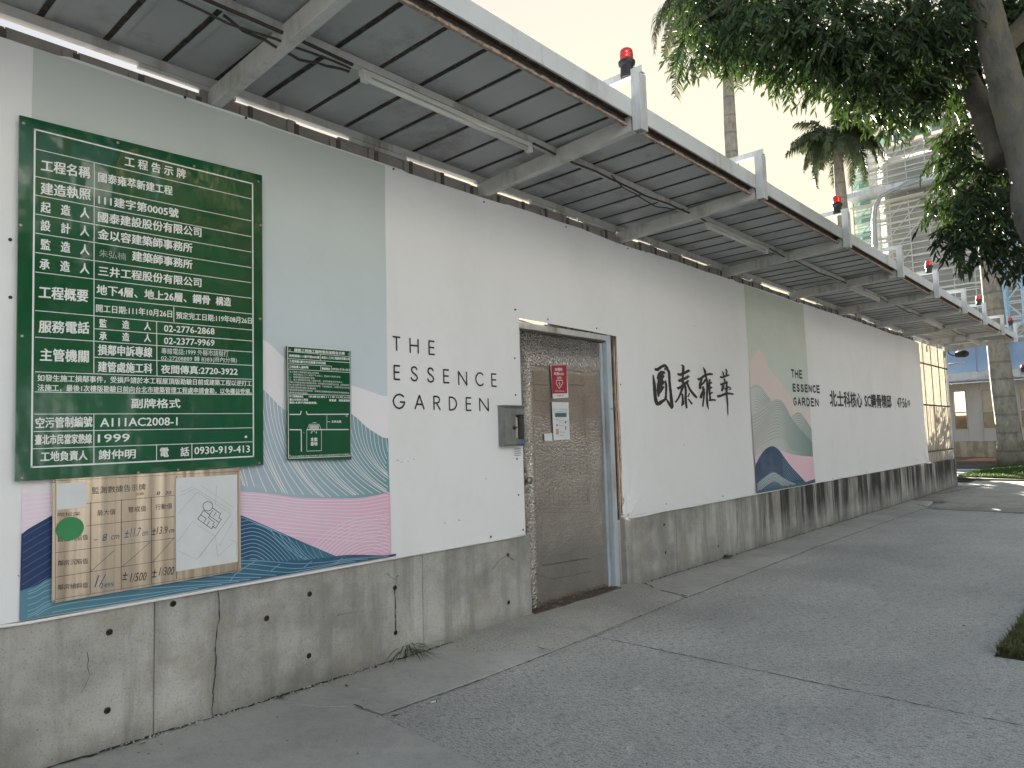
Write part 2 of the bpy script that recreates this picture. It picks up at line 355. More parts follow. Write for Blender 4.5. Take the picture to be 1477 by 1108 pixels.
def glass():
    n = N('window_glass'); n.out((.8, .82, .82), .05)
    g = n.node('ShaderNodeBsdfGlossy'); g.inputs['Roughness'].default_value = .05
    tp = n.node('ShaderNodeBsdfTransparent'); tp.inputs[0].default_value = (.93, .93, .9, 1)
    m = n.node('ShaderNodeMixShader'); m.inputs[0].default_value = .12
    n.t.links.new(tp.outputs[0], m.inputs[1]); n.t.links.new(g.outputs[0], m.inputs[2]); n.t.links.new(m.outputs[0], n.t.nodes['Material Output'].inputs[0]); return n.m
M['glass'] = glass()
M['facade_warm'] = plain('gold_reflection_tiles', (.70, .47, .24), .6, var=.15, scale=1.)  # orange put in so the top of the door mirrors golden light
M['facade'] = plain('facade_tiles', (.60, .615, .62), .6, var=.15, scale=1.)
M['dim_storey'] = plain('grey_reflection_storey', (.36, .40, .43), .6, var=.2, scale=.6)  # darker tone keeps the golden reflection to the door top
M['facade_glass'] = plain('facade_window', (.05, .06, .07), .15, var=.2)

# ================================================================== SETTING: ground
def sheet(name, pts, z, mat, thick=0.):
    m = MB(); n = len(pts)
    if thick:
        m.add([(x, y, z) for x, y in pts] + [(x, y, z - thick) for x, y in pts],
              [tuple(range(n)), tuple(reversed(range(n, 2 * n)))] + [(i, i + n, (i + 1) % n + n, (i + 1) % n) for i in range(n)])
    else: m.add([(x, y, z) for x, y in pts], [tuple(range(n))])
    o = m.build(name, mat)
    if o.data.polygons[0].normal.z < 0: o.data.flip_normals()
    return tag(o, kind='structure')
sheet('ground', [(-1500, -1500), (1500, -1500), (1500, 1500), (-1500, 1500)], -.06, M['site'])
pv = empty('pavement'); pv['kind'] = 'structure'
def slab(name, pts, mat, z=0., par=pv, bev=.004):
    o = sheet(name, pts, z, mat, .05); del o['kind']; o.parent = par
    b = o.modifiers.new('b', 'BEVEL'); b.width = bev; b.segments = 2; b.limit_method = 'ANGLE'
    return o
g = .002
xs = [-9, 3.985, 13.62]
slab('slab', [(-9, -5), (3.945 - g, -5), (4.03 - g, 2.935), (2.265, 2.945), (2.235, 2.75), (2.20, 2.4), (2.18, 2.0), (2.1, .8), (2.05, -.5), (1.9, -5)][1:] , M['pave'])
slab('slab', [(-9, -5), (1.9 - g, -5), (2.05 - g, -.5), (2.1 - g, .8), (2.18 - g, 2.0), (2.20 - g, 2.4), (2.235 - g, 2.75), (2.262 - g, 2.95), (2.25 - g, 3.15), (2.13, 3.3), (2.02, 3.62), (-9, 3.62)], M['apron'])
slab('slab', [(4.03 + g, 2.935), (3.945 + g, -5), (5.03, -5), (5.03, .82), (9.4, .80), (13.55, .9), (13.60, 3.05), (8.57, 3.07), (5.43, 3.0)], M['pave'])
slab('slab', [(2.27, 2.955), (4.0, 2.945), (3.56, 2.99), (3.30, 3.35), (3.34, 3.62), (2.03, 3.62), (2.135, 3.31), (2.26, 3.16)], M['apron'])
slab('slab', [(5.45, 3.01), (8.57, 3.08), (13.6, 3.06), (15.2, 3.25), (15.2, 3.62), (5.76, 3.62), (5.62, 3.42)], M['apron'])
# far pavers, one object each, thin joints
def quad_tiles():
    px = 13.66
    i = 0
    while px < 21.4:
        dx = .60; py = 3.0 if px < 15.3 else 3.6
        j = 0
        while py > -1.6:
            y1 = py - .60
            o = slab('paving_stone', [(px + g, y1 + g), (px + dx - g, y1 + g), (px + dx - g, py - g), (px + g, py - g)], M['tile'], z=random.uniform(-.003, .003))
            py = y1; j += 1
        px += dx; i += 1
quad_tiles()
# rough ramp in front of the door: a low worn mound
def ramp():
    m = MB(); poly = [(3.30, 3.36), (3.57, 3.0), (4.02, 2.95), (4.45, 2.965), (5.44, 3.005), (5.62, 3.42), (5.76, 3.61)]
    nx, ny = 60, 22
    ok = []
    def edge(x):     # front edge y
        for (a, b), (c, d) in zip(poly, poly[1:]):
            if a <= x <= c: return b + (d - b) * (x - a) / (c - a)
        return 3.6
    for i in range(nx + 1):
        x = 3.30 + (5.76 - 3.30) * i / nx; y0 = edge(x)
        for j in range(ny + 1):
            t = j / ny; y = y0 + (3.66 - y0) * t
            z = -.006 + .034 * min(1, t * 2.2) ** .8 * min(1, (x - 3.30) * 3, (5.76 - x) * 5) + .006 * noise.noise((x * 5, y * 5, 0)) * min(1, t * 4)
            ok.append((x, y, z))
    m.add(ok, [(i * (ny + 1) + j, (i + 1) * (ny + 1) + j, (i + 1) * (ny + 1) + j + 1, i * (ny + 1) + j + 1) for i in range(nx) for j in range(ny)])
    o = m.build('door_ramp', M['rough_apron'], pv, smooth=True)
    if o.data.polygons[5].normal.z < 0: o.data.flip_normals()
ramp()
sheet('road', [(21.6, -40), (32.5, -40), (32.5, 60), (21.6, 60)], -.03, M['asphalt'])
for i in range(5):
    y0 = 3.0
    sheet('crosswalk_stripe', [(23.7 + i * .95, y0), (24.15 + i * .95, y0), (24.15 + i * .95, 8.5), (23.7 + i * .95, 8.5)], -.026, M['road_paint'])
sheet('far_pavement', [(32.5, -30), (37.2, -30), (37.2, 40), (32.5, 40)], .05, M['brick_pave'], .1)
sheet('tactile_paving', [(33.0, 4.6), (36.3, 4.6), (36.3, 6.0), (33.0, 6.0)], .056, M['orange_pave'])
# jagged dirt joints and cracks lying in the ground
def jag(name, pts, w0, z, mat, seed=1, amp=.012, par=pv, step=.03):
    rnd = random.Random(seed); m = MB(); P = []
    for (a, b) in zip(pts, pts[1:]):
        a, b = Vector(a), Vector(b); k = max(1, int((b - a).length / step))
        for i in range(k): P.append(a.lerp(b, i / k))
    P.append(Vector(pts[-1])); vs = []
    for i, p in enumerate(P):
        d = (P[min(i + 1, len(P) - 1)] - P[max(0, i - 1)]).normalized(); nrm = Vector((-d.y, d.x))
        c = p + nrm * rnd.uniform(-amp, amp); ww = w0 * rnd.uniform(.15, 1.3)
        vs += [(*(c + nrm * ww), z), (*(c - nrm * ww), z)]
    m.add(vs, [(2 * i, 2 * i + 1, 2 * i + 3, 2 * i + 2) for i in range(len(P) - 1)])
    o = m.build(name, mat, par)
    if o.data.polygons[0].normal.z < 0: o.data.flip_normals()
    return o
jag('crack', [(-2, 3.60), (1.2, 3.595), (3.35, 3.60)], .014, .004, M['crack'], 3)
jag('crack', [(5.8, 3.60), (12, 3.60), (19.2, 3.60)], .010, .004, M['crack'], 4)
jag('crack', [G(510, 1017), G(530, 1025), G(551, 1032)], .004, .004, M['crack'], 5, .006)
jag('crack', [G(551, 1032), G(690, 983), G(798, 941)], .004, .004, M['crack'], 6, .004)
jag('crack', [G(798, 941), G(991, 862)], .004, .006, M['crack'], 7, .004)
jag('crack', [G(931, 843), G(950, 853), G(975, 858), G(991, 862)], .009, .012, M['crack'], 8, .008)
jag('crack', [G(700, 915), G(737, 922), G(770, 932), G(795, 940)], .004, .006, M['crack'], 9, .012)
jag('crack', [G(1322, 728), G(1355, 735), G(1477, 741)], .020, .005, M['gap'], 10, .02)
jag('crack', [G(1310, 716), G(1360, 712), G(1420, 700)], .016, .006, M['crack'], 11, .02)
jag('crack', [(4.03, 2.93), (3.945, .8), (3.93, -1.5)], .0035, .002, M['gap'], 22, .003)
jag('crack', [(5.45, 3.0), (8.57, 3.07), (13.6, 3.06)], .004, .003, M['crack'], 31, .004)
jag('crack', [(5.03, .82), (5.0, -2)], .006, .005, M['gap'], 12, .003)

# ================================================================== concrete base walls
PART = 'concrete_panel'
def base_wall(name, cuts, mats, label, grp=None):
    root = empty(name, (cuts[0], D, 0)); tag(root, label, 'wall')
    for i, (a, b) in enumerate(zip(cuts, cuts[1:])):
        m = MB(); z1 = .622
        m.box(a + .0015, b - .0015, D + random.uniform(.004, .007), D + .20, -.05, z1)
        o = m.build(PART, mats[i], None, bevel=.006); o.parent = root; o.matrix_parent_inverse = Matrix.Translation((-cuts[0], -D, 0))
    return root
cl = [-1.6, .25, W(223, 1000)[0], W(612, 900)[0], 4.19]
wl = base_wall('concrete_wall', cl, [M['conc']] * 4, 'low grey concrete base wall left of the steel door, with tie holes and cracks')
cr = [5.49, W(978, 800)[0], W(1064, 760)[0], 9.9, 12.3, 14.7, 17.0, 19.46]
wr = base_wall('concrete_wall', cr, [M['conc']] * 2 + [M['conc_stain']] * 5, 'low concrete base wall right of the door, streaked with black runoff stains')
def onwall(o, root):
    o.parent = root; o.matrix_parent_inverse = Matrix.Translation(-Vector(root.location)); return o
# return faces inside the door opening are the panels' own ends; tie holes, cracks
YW = D + .002
def hole(px, py, root, r=.011):
    x, z = W(px, py); m = MB(); n = 12
    m.add([(x + r * math.cos(6.283 * k / n), YW, z + r * .95 * math.sin(6.283 * k / n)) for k in range(n)], [tuple(reversed(range(n)))])
    m.add([(x + r * q * math.cos(6.283 * k / n), YW - .0015 * (q > 1) + .001, z + r * q * math.sin(6.283 * k / n)) for q in (1.35, 1.0) for k in range(n)],
          [(k, (k + 1) % n, n + (k + 1) % n, n + k) for k in range(n)])
    onwall(m.build('tie_hole', M['gap']), root)
for p in [(158, 912), (155, 1025), (250, 871), (447, 857), (446, 946), (570, 848), (571, 913), (733, 801), (734, 869), (385, 892)]: hole(p[0], p[1], wl)
for p in [(1036, 788), (1038, 835), (958, 757), (960, 797)]: hole(p[0], p[1], wr, .010)
def wallcrack(pts, w0, root, seed, amp=.006, y=YW, mat='crack', name='crack'):
    rnd = random.Random(seed); m = MB(); P = [Vector(W(*p)) for p in pts]; Q = []
    for a, b in zip(P, P[1:]):
        k = max(1, int((b - a).length / .018))
        for i in range(k): Q.append(a.lerp(b, i / k))
    Q.append(P[-1]); vs = []; off = 0
    for p in Q:
        off = off * .7 + rnd.uniform(-amp, amp); ww = w0 * rnd.uniform(.3, 1.2)
        vs += [(p.x + off - ww, y, p.y), (p.x + off + ww, y, p.y)]
    m.add(vs, [(2 * i, 2 * i + 2, 2 * i + 3, 2 * i + 1) for i in range(len(Q) - 1)])
    onwall(m.build(name, M[mat]), root)
wallcrack([(314, 846), (316, 880), (313, 920), (309, 970), (305, 1032)], .0028, wl, 2)
wallcrack([(125, 940), (127, 975), (118, 1000)], .0012, wl, 5)
wallcrack([(570, 850), (571, 880), (572, 912)], .004, wl, 8, .002)
wallcrack([(1064, 738), (1063, 790)], .003, wr, 6, .003)
# patched scar lines on the left wall
def scar(pts, root, rad=.0035):
    m = MB(); m.tube([(W(*p)[0], D + .003, W(*p)[1]) for p in pts], rad, 5)
    onwall(m.build('scar', M['conc'], smooth=True), root)
scar([(711, 822), (718, 812), (724, 806), (733, 802), (742, 808)], wl)
scar([(487, 888), (500, 884), (515, 883)], wl)
scar([(560, 828), (566, 833), (572, 835), (575, 830)], wl, .005)

# ================================================================== hoarding behind the banner
hd = empty('steel_hoarding', (0, D + .05, .6)); tag(hd, 'beige ribbed steel hoarding standing on the concrete base behind the banner', 'fence')
x = -1.5; pmesh = None; rmesh = None; k = 0
while x < 16.2:
    if not (4.05 < x + .15 < 5.45):
        pass
    z0 = .625 if not (3.85 < x < 5.45) else (2.34 if x < 4.4 else 2.2)
    top = (3.20 + random.uniform(-.008, .006)) if (x < 1.5 or 8.6 < x < 10.6 or x > 13) else 3.216 + random.uniform(-.010, .010)
    m = MB(); m.box(x + .002, x + .285, D + .03, D + .045, z0, top); m.box(x + .22, x + .265, D + .012, D + .03, z0, top - random.uniform(.0, .02))
    o = m.build('hoarding_panel', M['hoard']); onwall(o, hd)
    m = MB(); m.box(x + .262, x + .288, D + .004, D + .030, z0, top + random.uniform(-.03, -.005)); onwall(m.build('rib', M['rib_steel']), hd)
    x += .287; k += 1

# ================================================================== banner
YB = D - .014
def drape(x, z):
    a = .006 * noise.noise((x * .7, 0, z * .8)) + .006 * noise.noise((x * 2.3, 5, z * 1.7))
    a += .0035 * noise.noise((x * .25 + z * 1.5, 7, z * .4))
    if x > 5.4:
        rx, rz = x - 5.50, z - .64; r = math.hypot(rx, rz) + 1e-3; th = math.atan2(rz, rx)
        a += .020 * math.exp(-r / .26) * (math.sin(th * 13) + .4)
        rx, rz = 16.6 - x, z - .64; r = math.hypot(rx, rz) + 1e-3; th = math.atan2(rz, rx)
        a += .03 * math.exp(-r / .5) * (math.sin(th * 9) + .4)
    if z < .80 and not (8.1 < x < 10.2 or .85 < x < 2.9): a += .008 * math.sin(z * 70 + 2 * noise.noise((x * 1.5, 0, 0))) * (1 - (z - .6) / .2)
    # sagging hem ripples near the top edge
    if z > 2.95: a += .010 * noise.noise((x * 1.9, 3, z * 9)) * (z - 2.95) / .15
    return a
def P3(x, z, layer=0): return (x, YB - drape(x, z) - .0016 * layer, z)
ban = empty('banner', (0, YB, .62)); tag(ban, 'long white vinyl banner printed with mountains and lettering, hung over the hoarding', 'banner')
def banpart(m, name, mat, smooth=True):
    o = m.build(name, mat, None, smooth=smooth); onwall(o, ban); return o
DX0, DX1, DZ = 4.115, 5.44, 2.262
def cloth(x0, x1, zt, zb, name='vinyl_sheet'):
    m = MB(); nx = max(2, int((x1 - x0) / .045)); nz = max(3, int(50 * ((zt(x0) - zb(x0)) / 2.5)))
    for i in range(nx + 1):
        x = x0 + (x1 - x0) * i / nx; a, b = zb(x), zt(x)
        for j in range(nz + 1):
            z = a + (b - a) * j / nz; m.v.append(P3(x, z))
    m.f = [(i * (nz + 1) + j, (i + 1) * (nz + 1) + j, (i + 1) * (nz + 1) + j + 1, i * (nz + 1) + j + 1) for i in range(nx) for j in range(nz)]
    return banpart(m, name, M['vinyl'])
def ztop(x):
    return 3.128 + .004 * math.sin(x * 1.7) - .012 * abs(math.sin(x * 1.37)) * (noise.noise((x, 0, 0)) > 0) - (.0 if x < 13 else (x - 13) * .004)
zbl = lambda x: .628 - .002 * x
zbr = lambda x: .612 + .0045 * (x - 5.5) + .006 * noise.noise((x * 2, 1, 1))
cloth(-1.55, DX0, ztop, lambda x: .632 if x < .8 else (.632 - .010 * min(1, (x - .8))) )
cloth(DX0, DX1, ztop, lambda x: DZ - .018 * (x - DX0))
cloth(DX1, 16.6, ztop, lambda x: zbr(x))
# rolled hems
m = MB(); m.tube([(x / 10, YB - .006, (.632 if x / 10 < .8 else .622)) for x in range(-15, 42, 2)], .007, 8); banpart(m, 'hem', M['vinyl'])
m = MB(); m.tube([(5.5 + i * .15, YB - .008 - drape(5.5 + i * .15, .64), zbr(5.5 + i * .15)) for i in range(74)], [.008 + .003 * noise.noise((i * .4, 0, 0)) for i in range(74)], 8); banpart(m, 'hem', M['vinyl'])
# loose bunched corner folds
for (cx, cz, dx, s) in ((5.50, .64, 1, 1.0), (16.55, .66, -1, 1.5)):
    for a, L in ((18, .42), (34, .50), (52, .46), (70, .40), (84, .32)):
        m = MB(); n_ = 10; pts = []; rr = []
        for i in range(n_):
            t = i / (n_ - 1); xx = cx + dx * math.cos(R(a)) * L * s * t; zz = cz + math.sin(R(a)) * L * s * t
            pts.append((xx, YB - drape(xx, zz) + .004, zz)); rr.append((.011 * (1 - t) + .0022) * s)
        m.tube(pts, rr, 8); banpart(m, 'fold', M['vinyl'])

def interp(curve, x):
    if x <= curve[0][0]: return curve[0][1]
    for (a, b), (c, d) in zip(curve, curve[1:]):
        if x <= c:
            t = (x - a) / (c - a) if c > a else 0; return b + (d - b) * t
    return curve[-1][1]
def smoothc(pts, n=8):                                        # Catmull-Rom through world points
    P = [pts[0]] + pts + [pts[-1]]; out = []
    for i in range(1, len(P) - 2):
        for k in range(n):
            t = k / n; r = []
            for c in (0, 1):
                p0, p1, p2, p3 = P[i - 1][c], P[i][c], P[i + 1][c], P[i + 2][c]
                r.append(.5 * (2 * p1 + (p2 - p0) * t + (2 * p0 - 5 * p1 + 4 * p2 - p3) * t * t + (3 * p1 - p0 - 3 * p2 + p3) * t ** 3))
            out.append(tuple(r))
    out.append(pts[-1]); return out
def wc(pts): return smoothc([W(*p, YB) for p in pts])
def hill(name, ridge, lower, x0, x1, mat, layer, nz=14):
    m = MB(); nx = int((x1 - x0) / .022)
    for i in range(nx + 1):
        x = x0 + (x1 - x0) * i / nx; a = lower(x); b = max(a, interp(ridge, x))
        for j in range(nz + 1): m.v.append(P3(x, a + (b - a) * j / nz, layer))
    m.f = [(i * (nz + 1) + j, (i + 1) * (nz + 1) + j, (i + 1) * (nz + 1) + j + 1, i * (nz + 1) + j + 1) for i in range(nx) for j in range(nz)]
    banpart(m, name, M[mat])
def ribbons(name, curves, w0, mat, layer, clip=None):
    m = MB()
    for c in curves:
        if clip:
            c = [p for p in c if clip(*p)]
        if len(c) < 2: continue
        n0 = len(m.v)
        for i, p in enumerate(c):
            a = c[max(0, i - 1)]; b = c[min(len(c) - 1, i + 1)]; dx, dz = b[0] - a[0], b[1] - a[1]; L = math.hypot(dx, dz) or 1
            nx_, nz_ = -dz / L * w0 / 2, dx / L * w0 / 2
            m.v.append(P3(p[0] + nx_, p[1] + nz_, layer)); m.v.append(P3(p[0] - nx_, p[1] - nz_, layer))
        for i in range(len(c) - 1): m.f.append((n0 + 2 * i, n0 + 2 * i + 1, n0 + 2 * i + 3, n0 + 2 * i + 2))
    return banpart(m, name, M[mat], False)
# --- left printed panel
AX0, AX1 = .893, 2.838
hill('printed_panel', [(AX0, 3.118), (AX1, 3.112)], lambda x: .635, AX0, AX1, 'print_sky_a', 1, 60)
pale = wc([(250, 420), (320, 460), (382, 492), (413, 519), (460, 545), (507, 556), (552, 571)])
pale = [(AX0, 1.4)] + pale
hill('printed_hill', pale, lambda x: .64, AX0, AX1, 'print_pale', 2)
teal = [(AX0, 1.2)] + wc([(300, 520), (345, 535), (383, 566), (413, 593), (450, 590), (480, 588), (508, 598), (530, 617), (553.6, 632)])
tealb = wc([(250, 708), (300, 707), (349, 709), (383, 711.6), (431, 718), (481, 719), (519, 718), (554, 711.6)])
hill('printed_hill', teal, lambda x: interp(tealb, x) - .03, 1.6, AX1, 'print_teal', 3)
L = []
for k in range(46):
    t = k / 45; xs_ = 300 + 262 * t; zs = interp(teal, W(xs_, 600, YB)[0]); x_s = W(xs_, 600, YB)[0]
    x_e = x_s + .12 + .62 * t ** .8 + .05 * math.sin(k * .9); z_e = .925
    L.append([(x_s + (x_e - x_s) * (.12 * q + .88 * q * q), zs + (z_e - zs) * (q ** (1.0 - .35 * t))) for q in [i / 24 for i in range(25)]])
clipA = lambda x, z: AX0 + .004 < x < AX1 - .004 and z > interp(tealb, x)
ribbons('ridge_lines', L, .0042, 'line_light', 4, clipA)
hill('printed_hill', [(AX0, 1.16)] + tealb, lambda x: .64, AX0, AX1, 'print_pink', 5)
clipP = lambda x, z: AX0 + .004 < x < AX1 - .004 and z > .66 and z < interp([(AX0, 1.2)] + tealb, x) - .004
base_t = [(AX0, 1.15), (1.4, 1.17)] + [p for p in tealb if p[0] > 1.6]
L = [[(x / 100, interp(base_t, x / 100) - .012 - k * .0175 * (1 + .15 * math.sin(x / 45 + k * .1)) - .10 * max(0, x / 100 - 2.1) * (k / 16)) for x in range(90, 284, 4)] for k in range(26)]
ribbons('ridge_lines', L, .0034, 'line_pink', 6, lambda x, z: clipP(x, z) and z > .98 - .42 * (x - 1.95) * 0 - max(0, .52 * (x - 2.15)))
def arcs(cx, cz, n0, n1, dr, flat, a0, a1, tilt=0.):
    out = []
    for k in range(n0, n1):
        r = k * dr; out.append([(cx + r * math.cos(a) , cz + r * flat * math.sin(a) + tilt * math.cos(a) * r) for a in [R(a0 + (a1 - a0) * i / 40) for i in range(41)]])
    return out
swirl = arcs(2.66, .56, 1, 19, .026, .72, -5, 180, -.0)
ribbons('ridge_lines', swirl, .0034, 'line_pink', 7, lambda x, z: clipP(x, z) and z < .985 + .2 * (x - 2.5))
navy = [(AX0, W(25, 771, YB)[1])] + wc([(25, 771.7), (50, 757), (73.7, 743.7), (110, 722), (170, 700), (230, 706), (290, 723), (349, 744.4), (413, 772), (455, 790), (491.7, 805), (520, 812)])
hill('printed_hill', navy, lambda x: .64, AX0, 2.66, 'print_navy', 8)
L = [[(x / 100, interp(navy, x / 100) - .03 - k * .033 - .01 * math.sin(x / 20.)) for x in range(90, 266, 4)] for k in range(14)]
ribbons('ridge_lines', [[p for p in c if p[0] < 1.3] for c in L], .0035, 'line_navy', 9, lambda x, z: x > AX0 + .004 and z > .66)
fan = []
for k in range(15):
    z0 = .955 - .02 * k
    fan.append([(1.78 + .36 * q * (1 - .045 * k) + .1 * (k / 15), z0 + .0 + .016 * math.sin(q * 3.1) - .20 * max(0, q - .35) ** 1.6 * (1.3 - k * .05)) for q in [i / 20 for i in range(28)]])
ribbons('ridge_lines', fan, .0036, 'line_deep', 9, lambda x, z: z > .70 and z < interp(navy, x) - .004 and x < 2.5)
fan2 = [[(2.03 + .05 * k + .26 * q, interp(navy, 2.03 + .05 * k) - .01 - .22 * q ** .7) for q in [i / 10 for i in range(11)]] for k in range(9)]
ribbons('ridge_lines', fan2, .003, 'line_deep', 9, lambda x, z: z > .68 and z < interp(navy, x) - .004 and x < 2.62)
deep = [(AX0, W(23, 852.7, YB)[1])] + wc([(22.8, 852.7), (50, 845), (72.7, 833), (130, 822), (200, 812), (270, 806), (349, 806), (418, 809), (460, 805), (491.7, 801), (512, 800), (552, 801)])
hill('printed_hill', deep, lambda x: .636, AX0, AX1 + .03, 'print_deep', 10, 8)
L = [[(x / 100, interp(deep, x / 100) - .016 - k * .017 + .010 * math.sin(x / 14. + k)) for x in range(89, 285, 3)] for k in range(10)]
ribbons('ridge_lines', L, .0034, 'line_deep', 11, lambda x, z: z > .642 and AX0 < x < AX1)
L = [[(1.8 + .2 * k + .22 * q, .65 + .11 * q ** .6 - .012 * k) for q in [i / 8 for i in range(9)]] for k in range(5)]
ribbons('ridge_lines', L, .0034, 'line_deep', 11, lambda x, z: z > .642 and x < AX1 and z < interp(deep, x) - .005)
# --- right printed panel
BX0, BX1 = 8.228, 10.16
hill('printed_panel', [(BX0, 3.112), (BX1, 3.105)], lambda x: .64, BX0, BX1, 'print_sky_b', 1, 60)
c = wc([(1079.5, 523), (1087, 512), (1094.7, 505), (1103, 518), (1112, 536), (1131.5, 560), (1146.7, 582), (1167, 592.7)])
hill('printed_hill', c, lambda x: .64, BX0, BX1, 'print_blush', 2)
ha = wc([(1081, 559), (1089, 554.8), (1099, 561), (1112, 577.5), (1128, 600)])
hill('printed_hill', ha, lambda x: max(.64, 1.0), BX0, 9.3, 'print_green_b', 3)
ribbons('ridge_lines', [[(x / 100, interp(ha, x / 100) - .03 * k - .02 * math.sin(x / 16. + k * .35)) for x in range(824, 930, 4)] for k in range(1, 14)], .006, 'line_light', 4, lambda x, z: z > 1.05 and x > BX0)
hc = wc([(1138, 606), (1142, 601), (1151, 594.8), (1159.7, 603.5), (1171, 620.8)])
hill('printed_hill', hc, lambda x: 1.0, W(1138, 606)[0], BX1, 'print_green_c', 5)
ribbons('ridge_lines', [[(x / 100, interp(hc, x / 100) - .03 * k) for x in range(925, 1015, 4)] for k in range(1, 14)], .006, 'line_light', 6, lambda x, z: z > 1.05 and x < BX1 and x > W(1138, 606)[0])
hb = wc([(1082.8, 598), (1099, 588), (1112, 578.6), (1120.7, 575.8), (1129, 580.8), (1140, 601), (1155, 620.8), (1172.7, 640)])
hbb = wc([(1083, 660), (1100, 652), (1122.8, 650), (1146.7, 656.6), (1172.7, 658.8)])
hill('printed_hill', hb, lambda x: .64, BX0, BX1, 'print_green', 7)
ribbons('ridge_lines', [[(x / 100, interp(hb, x / 100) - .032 * k - .03 * math.sin(x / 22. + k * .3) * min(1, k / 5)) for x in range(824, 1014, 4)] for k in range(1, 15)], .006, 'line_sage', 8, lambda x, z: z > interp(hbb, x) + .05 and x > BX0)
hill('printed_hill', hbb, lambda x: .64, BX0, BX1, 'print_pink_b', 9)
nb = wc([(1088, 669.6), (1094, 659), (1101, 650), (1107, 645.5), (1114, 644), (1122.8, 650), (1131, 661), (1140, 672.8), (1150, 684), (1160.8, 695.6)])
hill('printed_hill', [(BX0, nb[0][1] - .02)] + nb + [(BX1, .69)], lambda x: .64, BX0, BX1, 'print_navy_b', 10)
ribbons('ridge_lines', [[(x / 100, interp(nb, x / 100) - .035 * k) for x in range(905, 1000, 4)] for k in range(1, 8)], .005, 'line_deep', 11, lambda x, z: z > .7)
db = wc([(1088, 697.7), (1099, 689), (1112, 681), (1120, 683), (1127, 688), (1146.7, 696.7), (1172.7, 697.8)])
hill('printed_hill', db, lambda x: .632, BX0, BX1, 'print_deep_b', 12)
ribbons('ridge_lines', [[(x / 100, interp(db, x / 100) - .018 * k) for x in range(824, 1014, 4)] for k in range(1, 7)], .005, 'line_light', 13, lambda x, z: z > .66 and x < 9.6)

# --- lettering helpers on a vertical plane facing -Y
def text_mesh(s, bold=0.):
    cu = bpy.data.curves.new('t', 'FONT'); cu.body = s; cu.resolution_u = 2; cu.offset = bold
    o = bpy.data.objects.new('t', cu); COL.objects.link(o)
    dg = bpy.context.evaluated_depsgraph_get(); me = bpy.data.meshes.new_from_object(o.evaluated_get(dg))
    vs = [(v.co.x, v.co.y) for v in me.vertices]; fs = [tuple(p.vertices) for p in me.polygons]
    bpy.data.objects.remove(o); bpy.data.curves.remove(cu); bpy.data.meshes.remove(me); return vs, fs
def T(m, s, a, b, h, Y, bold=.012, shear=0., dr=None, layer=2):  # text between pixel points a and b, h px high
    vs, fs = text_mesh(s, 0.)
    if not vs: return
    x0 = min(v[0] for v in vs); x1 = max(v[0] for v in vs); y0 = min(v[1] for v in vs); y1 = max(v[1] for v in vs)
    A = Vector(W(*a, Y)); B = Vector(W(*b, Y)); mx, my = (a[0] + b[0]) / 2, (a[1] + b[1]) / 2
    hh = W(mx, my - h / 2, Y)[1] - W(mx, my + h / 2, Y)[1]
    bw = hh * bold * 1.3
    for ci, (ox, oz) in enumerate([(0, 0)] if bold < .012 else [(-bw, 0), (bw, 0), (0, bw * .7), (0, -bw * .7)]):
        out = []
        for x, y in vs:
            u = (x - x0) / (x1 - x0); v = (y - y0) / max(1e-6, (y1 - y0)) - .5
            p = A.lerp(B, u); X_, Z_ = p.x + v * hh * shear + ox, p.y + v * hh + oz
            out.append(P3(X_, Z_, layer + .12 * ci) if dr else (X_, Y - .00015 * ci, Z_))
        m.add(out, fs)
def Ln(m, pts, wpx, Y, closed=False, dr=False, layer=2):        # line print through pixel points
    P = [Vector(W(*p, Y)) for p in pts]
    if closed: P.append(P[0])
    sc = (W(pts[0][0], pts[0][1] - .5, Y)[1] - W(pts[0][0], pts[0][1] + .5, Y)[1]) * wpx / 2
    for a, b in zip(P, P[1:]):
        d = (b - a); L_ = d.length or 1; d = d / L_; nrm = Vector((-d.y, d.x)) * sc; e = d * sc * .6
        q = [a - e - nrm, b + e - nrm, b + e + nrm, a - e + nrm]
        m.add([P3(p.x, p.y, layer) if dr else (p.x, Y, p.y) for p in q], [(0, 1, 2, 3)])
def poly(m, pts, Y): m.add([(W(*p, Y)[0], Y, W(*p, Y)[1]) for p in pts], [tuple(range(len(pts)))])

LET = {'T': [[(0, 1), (1, 1)], [(.5, 1), (.5, 0)]], 'H': [[(0, 0), (0, 1)], [(1, 0), (1, 1)], [(0, .52), (1, .52)]],
       'E': [[(1, 1), (0, 1), (0, 0), (1, 0)], [(0, .52), (.92, .52)]], 'N': [[(0, 0), (0, 1), (1, 0), (1, 1)]],
       'A': [[(0, 0), (.5, 1), (1, 0)], [(.2, .34), (.8, .34)]],
       'R': [[(0, 0), (0, 1), (.5, 1), (.82, .93), (.92, .76), (.82, .58), (.5, .5), (0, .5)], [(.42, .5), (1, 0)]],
       'D': [[(0, 0), (0, 1), (.35, 1), (.72, .9), (.93, .68), (1, .5), (.93, .32), (.72, .1), (.35, 0), (0, 0)]],
       'C': [[(.98, .84), (.8, .95), (.58, 1), (.3, .93), (.08, .72), (0, .5), (.08, .28), (.3, .07), (.58, 0), (.8, .05), (.98, .16)]],
       'G': [[(.92, .85), (.75, .95), (.55, 1), (.28, .93), (.07, .72), (0, .5), (.07, .27), (.28, .07), (.52, 0), (.78, .08), (.95, .28), (1, .46), (.6, .46)]],
       'S': [[(.92, .82), (.78, .95), (.5, 1), (.2, .93), (.1, .76), (.25, .6), (.55, .5), (.85, .38), (.98, .22), (.82, .06), (.5, 0), (.18, .06), (.02, .22)]]}
